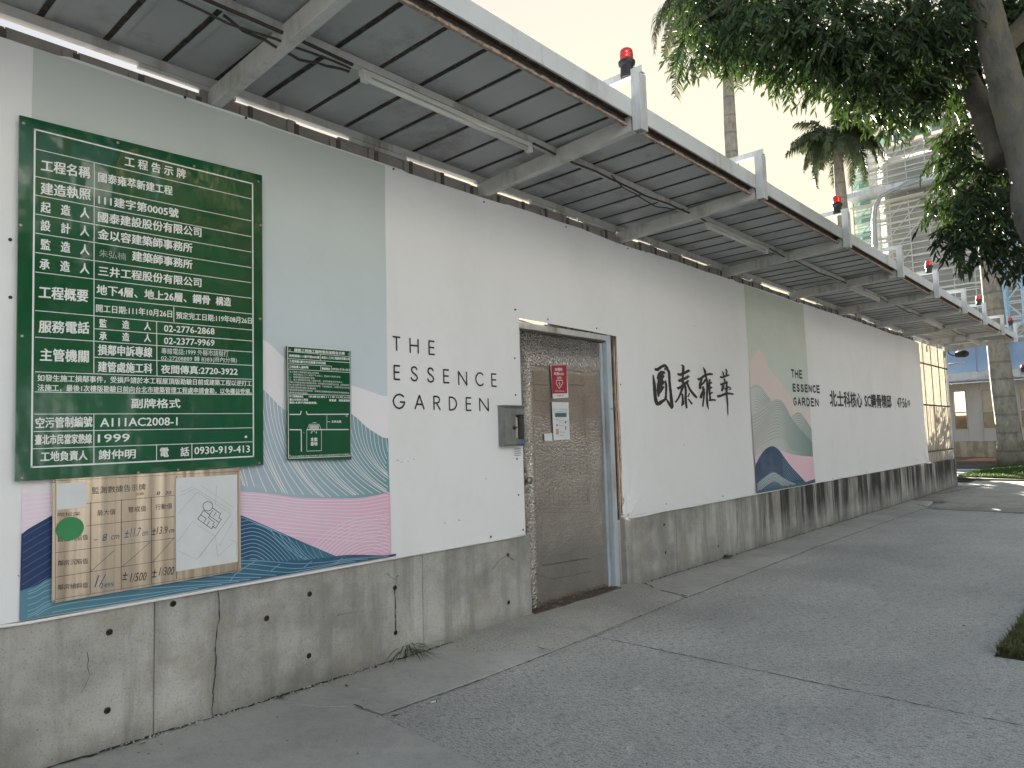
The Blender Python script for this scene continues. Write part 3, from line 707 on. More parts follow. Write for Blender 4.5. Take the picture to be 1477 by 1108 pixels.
def letter(ch, x0, x1, yt, yb, wd, m):
    cx, cy = (x0 + x1) / 2, (yt + yb) / 2; c = Vector(W(cx, cy, YB))
    wx = W(x1, cy, YB)[0] - W(x0, cy, YB)[0]; hz = W(cx, yt, YB)[1] - W(cx, yb, YB)[1]
    for st in LET[ch]:
        P = [Vector((c.x + (u - .5) * wx, c.y + (v - .5) * hz)) for u, v in st]
        for i, (a, b) in enumerate(zip(P, P[1:])):
            d = (b - a).normalized(); nrm = Vector((-d.y, d.x)) * wd / 2; e = d * wd * .22
            m.add([P3(p.x, p.y, 2 + .3 * (i % 2)) for p in (a - e - nrm, b + e - nrm, b + e + nrm, a - e + nrm)], [(0, 1, 2, 3)])
z4 = lambda x, y: (380 + x / 3.6925, 460 + y / 3.6925)
m = MB()
for ch, x0, x1, a, b in [('T', 690, 727, 97, 168), ('H', 781, 824, 107, 181), ('E', 883, 911, 119, 189),
                         ('E', 696, 725, 250, 322), ('S', 785, 820, 256, 330), ('S', 873, 907, 262, 336), ('E', 960, 987, 272, 340), ('N', 1040, 1082, 282, 352), ('C', 1130, 1170, 287, 356), ('E', 1215, 1239, 294, 359),
                         ('G', 692, 752, 402, 477), ('A', 807, 855, 408, 480), ('R', 908, 940, 414, 483), ('D', 990, 1028, 418, 485), ('E', 1079, 1104, 421, 487), ('N', 1150, 1195, 425, 490)]:
    p, q = z4(x0, a), z4(x1, b); letter(ch, p[0], q[0], p[1], q[1], .0112, m)
banpart(m, 'lettering', M['ink'], False)
z5 = lambda x, y: (1060 + x / 4.615, 480 + y / 4.615)
m = MB()
for word, x0, x1, y0, y1, h in (('THE', 373, 445, 272, 280, 46), ('ESSENCE', 384, 560, 366, 378, 42), ('GARDEN', 390, 552, 458, 466, 46)):
    n_ = len(word); 
    for i, ch in enumerate(word):
        cell = (x1 - x0) / (n_ - .35); a = x0 + i * cell; yy = y0 + (y1 - y0) * i / n_
        p, q = z5(a, yy - h / 2), z5(a + cell * .62, yy + h / 2); letter(ch, p[0], q[0], p[1], q[1], .026, m)
banpart(m, 'lettering', M['ink'], False)
m = MB()
T(m, '北士科核心', (1196.5, 574.6), (1243, 577.6), 22, YB, .03, dr=1)
T(m, 'SC鋼骨精邸', (1246.6, 577.8), (1285.6, 579.4), 19, YB, .03, dr=1)
T(m, '47·56', (1293.8, 580.6), (1307.4, 581.8), 13.5, YB, .03, dr=1)
T(m, '坪', (1308.4, 582.3), (1312.4, 582.6), 10, YB, .01, dr=1)
Ln(m, [(1290.3, 571), (1290.9, 591)], .5, YB, dr=True)
banpart(m, 'lettering', M['ink'], False)
# brush calligraphy
BR = [[(125, 325, 14), (140, 450, 34), (150, 600, 38), (165, 720, 40), (195, 770, 45), (250, 735, 40), (310, 690, 30), (322, 600, 26), (325, 500, 30), (312, 410, 22)],
 [(150, 235, 30), (190, 245, 40), (250, 205, 34), (310, 185, 40), (350, 240, 34), (372, 300, 34), (380, 450, 32), (395, 600, 34), (405, 720, 40), (408, 810, 44), (405, 845, 10)],
 [(405, 840, 14), (370, 770, 34), (330, 700, 22), (310, 660, 14)], [(190, 370, 20), (250, 300, 60), (310, 290, 26)], [(250, 280, 40), (240, 400, 60), (220, 520, 70), (205, 600, 40), (205, 660, 16)],
 [(180, 380, 14), (240, 370, 50), (290, 330, 30)], [(190, 480, 34), (250, 450, 60), (290, 420, 30)], [(200, 620, 30), (250, 560, 26), (290, 500, 24)], [(300, 220, 14), (315, 255, 22)],
 [(555, 175, 16), (585, 200, 32), (580, 300, 30), (575, 400, 28)], [(500, 310, 26), (545, 320, 36), (610, 290, 36), (680, 255, 36)], [(510, 420, 30), (560, 400, 40), (620, 375, 36), (670, 340, 34)],
 [(495, 535, 36), (560, 500, 34), (620, 450, 34), (665, 410, 26)], [(640, 450, 24), (680, 540, 32), (740, 620, 40), (795, 675, 34)], [(575, 500, 36), (545, 600, 26), (510, 680, 22), (460, 745, 22)],
 [(570, 420, 40), (600, 480, 36), (620, 560, 30), (618, 700, 30), (632, 835, 26)], [(565, 610, 24), (575, 700, 26), (560, 800, 20)], [(590, 720, 16), (580, 780, 26)], [(680, 600, 16), (650, 660, 22)], [(655, 690, 18), (715, 770, 28)],
 [(888, 210, 10), (915, 260, 34), (930, 330, 26)], [(800, 385, 30), (840, 390, 36), (900, 345, 36), (970, 315, 34), (1035, 315, 30)], [(880, 370, 20), (850, 450, 36), (840, 540, 36)],
 [(930, 340, 30), (950, 420, 30), (955, 520, 30), (950, 640, 28), (955, 760, 30), (975, 850, 12)], [(860, 480, 24), (900, 440, 30), (930, 390, 24)], [(880, 500, 30), (900, 560, 40), (870, 620, 40), (850, 680, 34)],
 [(910, 580, 30), (900, 680, 26), (885, 810, 18)], [(990, 390, 24), (985, 480, 36), (990, 580, 30), (1000, 700, 28)], [(960, 470, 28), (1025, 440, 28)], [(975, 545, 26), (1025, 510, 26)], [(980, 620, 26), (1035, 590, 24)],
 [(975, 715, 26), (1030, 705, 28), (1080, 710, 26)],
 [(1175, 270, 14), (1190, 310, 24), (1195, 360, 20)], [(1222, 230, 14), (1238, 270, 26), (1230, 340, 22)], [(1140, 350, 24), (1170, 365, 28), (1220, 345, 30), (1278, 325, 22)], [(1205, 380, 24), (1210, 430, 28)],
 [(1145, 475, 24), (1190, 460, 34), (1250, 430, 30)], [(1190, 480, 30), (1180, 530, 34), (1160, 575, 24)], [(1240, 440, 24), (1235, 500, 30)], [(1210, 520, 20), (1230, 545, 30), (1260, 510, 26), (1300, 540, 18), (1265, 555, 10)],
 [(1100, 655, 40), (1160, 640, 36), (1240, 610, 34), (1345, 620, 24)], [(1240, 500, 30), (1235, 600, 28), (1250, 750, 22), (1258, 935, 12)]]
m = MB()
for si, st in enumerate(BR):
    pts = [(*W(930 + x / 10.55, 510 + y / 10.55, YB), wd) for x, y, wd in st]
    P = [pts[0]] + pts + [pts[-1]]; S_ = []
    for i in range(1, len(P) - 2):
        for k in range(6):
            t = k / 6; S_.append(tuple(.5 * (2 * P[i][c] + (P[i + 1][c] - P[i - 1][c]) * t + (2 * P[i - 1][c] - 5 * P[i][c] + 4 * P[i + 1][c] - P[i + 2][c]) * t * t + (3 * P[i][c] - P[i - 1][c] - 3 * P[i + 1][c] + P[i + 2][c]) * t ** 3) for c in range(3)))
    S_.append(pts[-1]); n0 = len(m.v); rnd = random.Random(si)
    sc = (W(1000, 559, YB)[1] - W(1000, 560, YB)[1]) / 10.55; sx = (W(1000.5, 560, YB)[0] - W(999.5, 560, YB)[0]) / 10.55
    for i, p in enumerate(S_):
        a, b = S_[max(0, i - 1)], S_[min(len(S_) - 1, i + 1)]; dx, dz = (b[0] - a[0]) / sx, (b[1] - a[1]) / sc; L_ = math.hypot(dx, dz) or 1
        ww = p[2] / 2 * rnd.uniform(.88, 1.08) * 1.12
        for s_ in (1, -1): m.v.append(P3(p[0] + s_ * -dz / L_ * ww * sx, p[1] + s_ * dx / L_ * ww * sc, 2 + .04 * si))
    for i in range(len(S_) - 1): m.f.append((n0 + 2 * i, n0 + 2 * i + 1, n0 + 2 * i + 3, n0 + 2 * i + 2))
banpart(m, 'calligraphy', M['ink_brown'], False)
m = MB()
for (px, py, L_, sl) in ((572, 664, 4, .1), (578, 667, 3, -.3), (588, 665, 2, .8), (596, 662, 2.5, .5), (764, 297, 3, 2.), (1000, 470, 3, .4), (985, 640, 4, .9), (660, 750, 5, .2), (640, 755, 3, -.5), (26, 830, 3, .6), (700, 690, 2, 1.)):
    a = Vector(W(px, py, YB)); b = Vector(W(px + L_, py + L_ * sl, YB)); d = (b - a).normalized(); nr = Vector((-d.y, d.x)) * .0022
    m.add([P3(p.x, p.y, 1.2) for p in (a - nr, b - nr * .2, b + nr * .2, a + nr)], [(0, 1, 2, 3)])
banpart(m, 'scuff_marks', M['ink_grey'], False)['kind'] = 'stuff'
# screws holding the vinyl
scr = MB(); scr.lathe([(.0, -.003), (.007, -.003), (.0075, 0), (.005, .002), (0, .0025)], 10)
scm = scr.build('screw', M['bolt']); scm_d = scm.data; bpy.data.objects.remove(scm)
def screw(x, z, y, par, mesh=scm_d):
    o = bpy.data.objects.new('screw', mesh); COL.objects.link(o); o.location = (x, y, z); o.rotation_euler = (math.pi / 2, 0, 0); onwall(o, par)
for p in [(13, 347), (13, 430), (265, 142), (352, 172), (565, 245), (696, 292), (814, 328), (904, 359), (742, 447), (741, 517), (742, 570), (744, 662), (746, 714), (741, 447), (788, 461), (858, 474),
          (893, 555), (892, 631), (893, 663), (959, 727), (1040, 716), (1200, 690), (1248, 681), (1320, 663), (752, 764), (705, 774), (990, 383), (880, 590)]:
    x, z = W(*p); screw(x, z, YB - drape(x, z) - .003, ban)

# ================================================================== green construction notice board
YS = D - .058
def board(root, corners, Y, th, mat, name='panel'):
    m = MB(); P = [W(*p, Y) for p in corners]
    m.add([(x, Y, z) for x, z in P] + [(x, Y + th, z) for x, z in P], [(0, 1, 2, 3), (7, 6, 5, 4), (0, 4, 5, 1), (1, 5, 6, 2), (2, 6, 7, 3), (3, 7, 4, 0)])
    o = m.build(name, mat); onwall(o, root); return o
gs = empty('notice_board', (.86, YS, 1.21)); tag(gs, 'large glossy green construction notice board with white Chinese table', 'sign')
board(gs, [(22, 695), (380, 671), (378, 253), (28, 166)], YS, .012, M['sign_green'])
YT = YS - .0012
a_ = lambda x, y: (x / 3.6925, 140 + y / 3.6925)
b_ = lambda x, y: (x / 3.6925, 420 + y / 3.6925)
m = MB()
def lines(m, items, wpx, Y):
    for it in items: Ln(m, it, wpx, Y)
Ln(m, [a_(186, 172), a_(1345, 462), b_(1350, 880), b_(168, 938)], 2.2, YT, True)
lines(m, [[a_(192, 277), a_(1338, 543)], [a_(190, 423), a_(1338, 660)], [a_(190, 522), a_(1338, 744)], [a_(190, 623), a_(1338, 826)], [a_(190, 725), a_(1338, 909)],
          [a_(190, 828), a_(1338, 989)], [a_(190, 932), a_(1338, 1072)], [a_(502, 348), b_(500, 434)], [b_(500, 35), b_(1342, 122)], [b_(188, 103), b_(1342, 207)],
          [b_(926, 85), b_(926, 163)], [b_(500, 200), b_(1344, 266)], [b_(834, 163), b_(836, 450)], [b_(188, 245), b_(1345, 325)], [b_(500, 352), b_(1345, 396)],
          [b_(188, 430), b_(1348, 470)], [b_(186, 537), b_(1348, 552)], [b_(184, 655), b_(1350, 652)], [b_(180, 748), b_(1350, 728)], [b_(176, 840), b_(1352, 802)],
          [b_(500, 655), b_(500, 915)], [b_(834, 822), b_(834, 900)], [b_(1022, 815), b_(1022, 890)]], 1.05, YT)
h = 11.5
def ta(s, x0, y0, x1, y1, h_, bold=.022): T(m, s, a_(x0, y0), a_(x1, y1), h_ / 3.6925, YT, bold)
def tb(s, x0, y0, x1, y1, h_, bold=.022): T(m, s, b_(x0, y0), b_(x1, y1), h_ / 3.6925, YT, bold)
def sp(s, k=1): return ('　' * k).join(s)
ta('工 程 告 示 牌', 665, 340, 988, 412, 52)
ta('工程名稱', 220, 362, 480, 405, 62); ta('建造執照', 218, 485, 482, 520, 62); ta(sp('起造人'), 218, 585, 475, 620, 56)
ta(sp('設計人'), 218, 682, 475, 716, 56); ta(sp('監造人'), 218, 783, 475, 815, 56); ta(sp('承造人'), 212, 888, 475, 915, 56); ta('工程概要', 208, 1038, 468, 1060, 66)
ta('國泰雍萃新建工程', 523, 425, 918, 500, 50); ta('111建字第0005號', 525, 545, 950, 620, 50); ta('國泰建設股份有限公司', 523, 637, 1072, 722, 52)
ta('金以容建築師事務所', 522, 728, 1024, 805, 52); ta('建築師事務所', 704, 845, 1024, 893, 50); ta('三井工程股份有限公司', 524, 925, 1072, 990, 50)
ta('地下4層、地上26層、鋼骨', 515, 1025, 1118, 1082, 50); ta('構造', 1150, 1086, 1230, 1092, 46)
tb('開工日期:111年10月26日', 512, 90, 916, 122, 40, .015); tb('預定完工日期:119年08月26日', 938, 128, 1340, 158, 36, .015)
tb(sp('監造人', 2), 530, 170, 803, 188, 44); tb(sp('承造人', 2), 530, 238, 803, 250, 44)
tb('02-2776-2868', 874, 198, 1142, 215, 34); tb('02-2377-9969', 874, 264, 1142, 276, 34)
tb('服務電話', 208, 188, 475, 196, 64); tb('主管機關', 215, 338, 472, 348, 66)
tb('損鄰申訴專線', 522, 312, 810, 326, 54); tb('建管處施工科', 522, 402, 810, 412, 54)
tb('專線電話:1999 外縣市請撥打', 860, 318, 1216, 334, 32, .01); tb('02-27208889 轉 8383(府內分機)', 858, 358, 1262, 370, 32, .01)
tb('夜間傳真:2720-3922', 858, 415, 1265, 428, 44)
tb('如發生施工損鄰事件，受損戶請於本工程屋頂版勘驗日前或建築工程以逆打工', 200, 462, 1340, 492, 34, .015)
tb('法施工，最後1次樓版勘驗日前向台北市建築管理工程處申請會勘，以免權益受損。', 200, 514, 1340, 536, 34, .015)
tb('副牌格式', 700, 598, 960, 598, 50); tb('空污管制編號', 190, 702, 491, 695, 56); tb('A111AC2008-1', 534, 700, 945, 693, 44)
tb('臺北市民當家熱線', 187, 792, 488, 785, 52); tb('1999', 522, 785, 690, 780, 42); tb('工地負責人', 217, 882, 465, 874, 52)
tb('謝仲明', 526, 872, 722, 866, 50); tb('電', 853, 860, 898, 858, 48); tb('話', 962, 856, 1007, 854, 48); tb('0930-919-413', 1036, 850, 1330, 840, 38)
cx_, cz_ = W(*b_(1310, 776), YT); m.add([(cx_ + .007 * math.cos(k * .6283), YT, cz_ + .007 * math.sin(k * .6283)) for k in range(10)], [tuple(range(10))])
onwall(m.build('printed_table', M['white_print']), gs)
m = MB(); ta('朱弘楠', 528, 830, 672, 852, 40, .0); onwall(m.build('overwritten_name', M['dim_print']), gs)
scs = scm_d.copy(); scs.materials.clear(); scs.materials.append(M['steel_screw'])
for p in [(32, 690), (374, 668), (34, 178), (373, 262), (200, 682), (257, 678), (170, 206), (32, 485), (375, 460), (30, 325), (376, 325), (280, 240)]:
    x, z = W(*p, YS); screw(x, z, YS - .003, gs, scs)

# ================================================================== small green notice
YG = D - .050
g2 = empty('notice_board', (2.14, YG, 1.25)); tag(g2, 'small green notice board with site plan between large sign and lettering', 'sign')
board(g2, [(415, 664), (507, 663), (506, 506), (413.5, 499)], YG, .008, M['sign_green'])
YH = YG - .0012; m = MB()
c_ = lambda x, y: (400 + x / 6.158, 490 + y / 6.158)
Ln(m, [c_(92, 58), c_(645, 100), c_(655, 1033), c_(100, 1055)], .9, YH, True)
lines(m, [[c_(96, 105), c_(648, 152)], [c_(98, 168), c_(648, 205)], [c_(98, 214), c_(648, 250) if 0 else c_(480, 236)], [c_(98, 262), c_(650, 292)], [c_(382, 130), c_(384, 190)], [c_(386, 230), c_(386, 278)],
          [c_(482, 238), c_(482, 284)], [c_(100, 484), c_(652, 496)]], .7, YH)
lines(m, [[c_(112, 664), c_(205, 664), c_(212, 636)], [c_(258, 640), c_(266, 664), c_(632, 662)], [c_(112, 800), c_(212, 800), c_(214, 992)], [c_(262, 800), c_(632, 798)]], 1.4, YH)
lines(m, [[c_(262, 800), c_(262, 990), c_(392, 986), c_(392, 800)], [c_(440, 660), c_(440, 798)], [c_(268, 795), c_(284, 752), c_(370, 752), c_(388, 795)], [c_(300, 832), c_(322, 806), c_(350, 832)], [c_(440, 730), c_(470, 730)], [c_(300, 808), c_(300, 832)], [c_(350, 808), c_(350, 832)]], .6, YH)
for k in range(4): Ln(m, [c_(286, 764 + k * 8), c_(368, 764 + k * 8)], .8, YH)
tc = lambda s, x0, y0, x1, y1, h_, b=.03: T(m, s, c_(x0, y0), c_(x1, y1), h_ / 6.158, YH, b)
tc('建築工程施工臨時借用道路告示牌', 150, 92, 598, 124, 28); tc('建照號碼:111建字第0005號', 104, 142, 374, 158, 24); tc('承造人:三井工程股份有限公司', 392, 158, 642, 172, 24)
tc('工程地點:臺北市北投區文林北路', 104, 190, 430, 210, 24); tc('工地負責人:謝仲明', 104, 240, 275, 248, 24); tc('聯絡電話', 396, 256, 470, 262, 22); tc('0930-919-413', 490, 262, 642, 270, 20)
body = ['本工程施工期間借用道路注意事項', '　一、借用時間自上午八時至下午五時止，應維持人車通行安全。', '　二、借用範圍應設置警示設施。', '　三、施工期間應指派專人指揮交通，並保持路面清潔及排水。',
        '依臺北市道路管理自治條例規定辦理，如有損壞公共設施應立即修復，並負賠償責任。', '施工單位應於每日收工後將機具材料移除，不得妨礙交通，以維護市容及公共安全。', '如遇緊急事故應即通報主管機關處理。', '借用期限屆滿應即恢復原狀，並報請主管機關查驗合格後始得退還保證金。', '違者依規定處罰。']
for k, s in enumerate(body):
    wd = [262, 460, 230, 476, 540, 540, 240, 536, 170][k]; y = 284 + k * 23.0
    tc(s, 106, y, 106 + wd, y + wd * .055, 17, .01)
tc('本工程聯絡資訊', 106, 502, 230, 506, 20); tc('臺北市政府工務局', 108, 532, 272, 534, 20); tc('備註:本牌不得隨意毀損。', 106, 558, 354, 562, 20); tc('建管處　道路管理科', 460, 538, 648, 542, 20); tc('申請日期:111年10月26日', 280, 506, 646, 514, 18)
tc('文林北路', 482, 728, 568, 728, 20); tc('本案', 296, 886, 356, 886, 34); tc('基地', 296, 924, 356, 924, 34); tc('借用範圍', 310, 738, 346, 738, 10, .01); tc('承德路七段', 232, 826, 240, 826, 10, .01)
tc('如有任何疑問請洽現場工地負責人或撥打市民服務專線並請提供告示牌編號', 122, 1040, 640, 1018, 16, .01)
onwall(m.build('printed_notice', M['white_print']), g2)
for p in [(418, 658), (503, 656), (503, 511), (418, 505), (500, 600)]:
    x, z = W(*p, YG); screw(x, z, YG - .002, g2, scs)

# ================================================================== steel monitoring plate
YP = D - .052
pl = empty('monitoring_plate', (1.0, YP, .69)); tag(pl, 'brushed copper toned steel data plate with handwritten readings, under large green sign', 'sign')
board(pl, [(74.7, 870.5), (347.7, 823.5), (346.5, 674.5), (76.3, 692)], YP, .006, M['plate'])
d_ = lambda x, y: (70 + x / 5.275, 670 + y / 5.275)
YQ = YP - .0012; m = MB()
Ln(m, [d_(52, 125), d_(1442, 52), d_(1440, 805), d_(52, 1028)], .45, YQ, True)
lines(m, [[d_(290, 298), d_(960, 234)], [d_(290, 468), d_(960, 396)], [d_(54, 672), d_(960, 560)], [d_(54, 858), d_(965, 716)], [d_(320, 290), d_(318, 985)], [d_(556, 265), d_(556, 945)], [d_(782, 248), d_(784, 905)],
          [d_(322, 815), d_(500, 655)], [d_(560, 780), d_(772, 592)], [d_(788, 748), d_(955, 560)], [d_(975, 90), d_(975, 870)]], .6, YQ)
td = lambda s, x0, y0, x1, y1, h_, b=.005, sh=0.: T(m, s, d_(x0, y0), d_(x1, y1), h_ / 5.275, YQ, b, sh)
td('監測數據告示牌', 330, 200, 738, 172, 54); td('日期', 672, 226, 722, 222, 22); td('最大值', 370, 370, 510, 358, 42); td('警戒值', 606, 346, 742, 334, 42); td('行動值', 814, 326, 940, 314, 42)
td('路面沉陷值', 70, 570, 300, 552, 42); td('鄰房沉陷值', 70, 752, 300, 734, 42); td('鄰房傾斜值', 70, 936, 300, 916, 42); td('開挖深', 70, 382, 240, 375, 30)
td('8', 822, 220, 850, 218, 26, .0, .2); td('30', 890, 218, 934, 214, 26, .0, .2)
td('±', 565, 850, 600, 848, 60, -.01, .1); td('1/500', 625, 862, 745, 850, 64, -.01, .2); td('±', 790, 830, 822, 828, 60, -.01, .1); td('1/300', 845, 815, 955, 808, 62, -.01, .2); td('±', 788, 512, 818, 510, 50, 0, .1); td('13.9', 826, 502, 905, 498, 56, -.01, .15); td('cm', 918, 508, 955, 504, 24, 0, .2)
onwall(m.build('engraved_table', M['ink']), pl)
m = MB(); td('8', 412, 556, 446, 552, 56, .0, .2); td('cm', 476, 556, 538, 550, 32, 0, .2); td('-', 345, 575, 372, 573, 6, .0); td('±', 580, 532, 612, 528, 54, 0, .1); td('11.7', 625, 520, 700, 512, 64, -.01, .15); td('cm', 712, 528, 755, 524, 30, 0, .2)
td('1/', 362, 890, 425, 880, 90, -.01, .3); td('2499', 395, 924, 496, 914, 38, .0, .1)
onwall(m.build('handwriting', M['ink_blue']), pl)
for p in [d_(42, 128), d_(1448, 38), d_(1452, 800), d_(38, 1045), d_(1000, 38)]:
    x, z = W(*p, YP); screw(x, z, YP - .002, pl, scs)
def sheetthing(name, px, Y, mat, label, cat, th=.0008):
    root = empty(name, (W(*px[0], Y)[0], Y, W(*px[0], Y)[1])); tag(root, label, cat); board(root, px, Y, th, mat, 'sheet'); return root
mp = sheetthing('site_map', [d_(972, 815), d_(1440, 740), d_(1436, 76), d_(968, 104)], YP - .003, M['paper'], 'white paper site plan taped to the right half of the steel plate', 'paper')
m = MB(); YM = YP - .0044
lines(m, [[d_(980, 380), d_(1130, 210), d_(1390, 380), d_(1270, 545)], [d_(1095, 435), d_(1265, 545), d_(1125, 725)], [d_(1095, 435), d_(980, 590)], [d_(1390, 380), d_(1140, 715)], [d_(980, 655), d_(1120, 722)],
          [d_(985, 245), d_(1110, 185)], [d_(1110, 180), d_(1390, 350)], [d_(1160, 160), d_(1410, 330)], [d_(1400, 440), d_(1300, 620)], [d_(1270, 545), d_(1285, 700), d_(1400, 600)], [d_(1010, 210), d_(1100, 170)], [d_(1280, 160), d_(1270, 300)], [d_(1385, 570), d_(1435, 600), d_(1428, 690)]], .35, YM)
onwall(m.build('map_lines', M['map_line']), mp)
m = MB()
lines(m, [[d_(1180, 350), d_(1135, 415), d_(1240, 490), d_(1262, 462)], [d_(1180, 350), d_(1230, 385), d_(1215, 405)], [d_(1245, 330), d_(1310, 375), d_(1295, 405), d_(1315, 418), d_(1270, 485), d_(1245, 470)],
          [d_(1160, 385), d_(1200, 412)], [d_(1200, 412), d_(1180, 445)], [d_(1225, 430), d_(1205, 465)], [d_(1250, 350), d_(1225, 380)], [d_(1275, 365), d_(1255, 395)], [d_(1230, 395), d_(1295, 440)], [d_(1215, 405), d_(1262, 440), d_(1250, 460)]], .8, YM)
Ln(m, [d_(1212 + 38 * math.cos(t * .52), 318 + 36 * math.sin(t * .52)) for t in range(13)], .8, YM)
onwall(m.build('plan_outline', M['ink']), mp)
sheetthing('label', [d_(62, 345), d_(288, 326), d_(285, 134), d_(62, 148)], YP - .003, M['paper'], 'blank white square label at upper left corner of the steel plate', 'label')
gst = empty('sticker', (W(*d_(162, 490), YP)[0], YP - .0035, W(*d_(162, 490), YP)[1])); tag(gst, 'round dark green sticker covering writing at left of the steel plate', 'sticker')
m = MB(); cx_, cz_ = W(*d_(162, 488), YP)
rx_ = W(*d_(267, 488), YP)[0] - cx_; m.add([(cx_ + rx_ * math.cos(k * .1963), YP - .0035, cz_ + rx_ * .93 * math.sin(k * .1963)) for k in range(32)], [tuple(range(32))]); onwall(m.build('disc', M['sticker']), gst)

# ================================================================== door
dr = empty('steel_door', (4.8, D + .06, 0)); tag(dr, 'crinkled brown grey steel door with pale frame, set in the banner opening', 'door')
YD = D + .055
def dpart(m, name, mat, bevel=0., smooth=False): return onwall(m.build(name, mat, bevel=bevel, smooth=smooth), dr)
m = MB(); nx, nz = 24, 44
for i in range(nx + 1):
    for j in range(nz + 1):
        x = 4.16 + (5.268 - 4.16) * i / nx; z = .035 + (2.185 - .035) * j / nz
        m.v.append((x, YD + .004 * noise.noise((x * 3, z * 2, 0)) + .003 * noise.noise((x * 9, z * 7, 3)), z))
m.f = [(i * (nz + 1) + j, (i + 1) * (nz + 1) + j, (i + 1) * (nz + 1) + j + 1, i * (nz + 1) + j + 1) for i in range(nx) for j in range(nz)]
dpart(m, 'door_leaf', M['foil'], smooth=True)
m = MB(); m.box(4.165, 5.262, YD + .012, YD + .05, .035, 2.185); dpart(m, 'core', M['grey_steel'])
m = MB(); Yq = YD - .008
Q = lambda x, y: (690 + x / 2.4083, 430 + y / 2.4083)
lines(m, [[Q(190, 232), Q(398, 262)]], .5, Yq)
for k in range(9): Ln(m, [Q(205, 515 + k * 12), Q(400, 520 + k * 12)], .35, Yq)
for k in range(12): Ln(m, [Q(210 + k * 16, 512), Q(212 + k * 16, 612)], .35, Yq)
for k in range(8): Ln(m, [Q(212, 655 + k * 13), Q(395, 652 + k * 13)], .35, Yq)
for k in range(11): Ln(m, [Q(215 + k * 17, 650), Q(216 + k * 17, 745)], .35, Yq)
dpart(m, 'embossed_lines', M['foil_line'])
m = MB()
lines(m, [[Q(190, 232), Q(196, 470)], [Q(190, 232), Q(250, 238)], [Q(310, 250), Q(365, 258), Q(385, 720)], [Q(200, 890), Q(205, 960), Q(260, 978), Q(395, 950)], [Q(222, 760), Q(222, 930), Q(380, 905)], [Q(195, 300), Q(245, 302)], [Q(195, 355), Q(245, 358)], [Q(320, 300), Q(370, 304)], [Q(222, 930), Q(385, 905)]], .5, Yq)
dpart(m, 'scratched_lines', M['foil_dark'])
m = MB(); m.box(5.262, 5.292, YD - .01, YD + .05, .035, 2.17); dpart(m, 'door_edge', M['bluish_steel'])
m = MB(); m.box(5.30, 5.365, D + .0, D + .10, .03, 2.25); dpart(m, 'door_frame', M['bluish_steel'], .003)
m = MB(); m.box(5.367, 5.378, D + .012, D + .10, .03, 2.25); dpart(m, 'frame_return', M['bluish_steel'], .002)
m = MB(); m.box(4.05, 5.298, D + .0, D + .10, 2.188, 2.236); dpart(m, 'door_frame', M['grey_steel'], .003)
m = MB(); m.box(4.05, 5.30, D + .02, D + .10, 2.176, 2.188); dpart(m, 'stop', M['rib_steel'])
m = MB(); m.box(4.06, 4.155, D + .02, D + .10, .03, 2.186); dpart(m, 'door_frame', M['bluish_steel'], .003)
m = MB(); m.box(5.385, 5.44, D + .02, D + .075, .60, 2.245)
m.box(5.40, 5.43, D + .008, D + .02, .62, 2.24); o = dpart(m, 'wood_post', M['wood'], .004)
m = MB(); m.box(5.379, 5.60, D + .078, D + .098, .60, 2.40); dpart(m, 'sun_leak_blocker', M['rib_steel'])  # added behind the wood post to stop sun leaking through the gap
m = MB(); m.box(5.379, 5.4905, D + .06, D + .20, -.03, .60); onwall(m.build('concrete_return', M['conc']), wr)
m = MB(); m.tube([(5.450, D + .01, 2.24), (5.447, D + .012, 1.6), (5.456, D + .01, 1.0), (5.452, D + .012, .66)], .006, 6); dpart(m, 'sealant_bead', M['rust'], smooth=True)
m = MB()
for k in range(5): m.box(4.19 + .01 * k, 5.33 - .01 * k, D - .03 + k * .024, D - .008 + k * .024, -.02, .040 + .006 * (k % 2))
dpart(m, 'threshold', M['wood'], .002)
m = MB(); m.box(4.16, 5.30, D + .104, D + .12, -.02, .06); dpart(m, 'bottom_gap', M['gap'])
m = MB(); Hx, Hz = W(752, 710, YD); m.lathe([(.0, 0), (.03, 0), (.032, .008), (.012, .01), (.012, .045), (.026, .048), (.026, .065), (0, .068)], 16)
o = m.build('handle', M['steel_screw'], smooth=True); o.rotation_euler = (math.pi / 2, 0, 0); o.location = (4.19, YD - .004, 1.02); onwall(o, dr)
m = MB()
for a, b, c, d in ((.05, 2.262, .5, 2.248), (.12, 2.258, .42, 2.243), (.4, 2.255, .72, 2.238)):
    m.tube([(4.10 + a, D + .05, b), (4.10 + (a + c) / 2, D + .05, (b + d) / 2 - .012), (4.10 + c, D + .05, d)], .006, 6)
cb = m.build('cable', M['cable'], smooth=True); tag(cb, 'dark cables strung through the slot above the door', 'cable')
p1 = sheetthing('poster', [(797.5, 575), (820, 573.5), (816.5, 527.5), (794, 526)], YD - .012, M['paper'], 'red AED poster with white heart taped high on the steel door', 'poster')
e_ = lambda x, y: (780 + x / 8.52, 520 + y / 8.52)
board(p1, [e_(145, 408), e_(326, 404), e_(314, 62), e_(128, 60)], YD - .0135, .0006, M['red_poster'], 'red_field')
m = MB(); Ye = YD - .0148; te = lambda s, x0, y0, x1, y1, h_, b=.02: T(m, s, e_(x0, y0), e_(x1, y1), h_ / 8.52, Ye, b)
te('本場所', 172, 110, 265, 112, 42); te('設置AED', 162, 160, 284, 166, 36); te('AED', 198, 212, 256, 214, 24); te('自動體外心臟電擊去顫器', 172, 375, 290, 378, 12, .0)
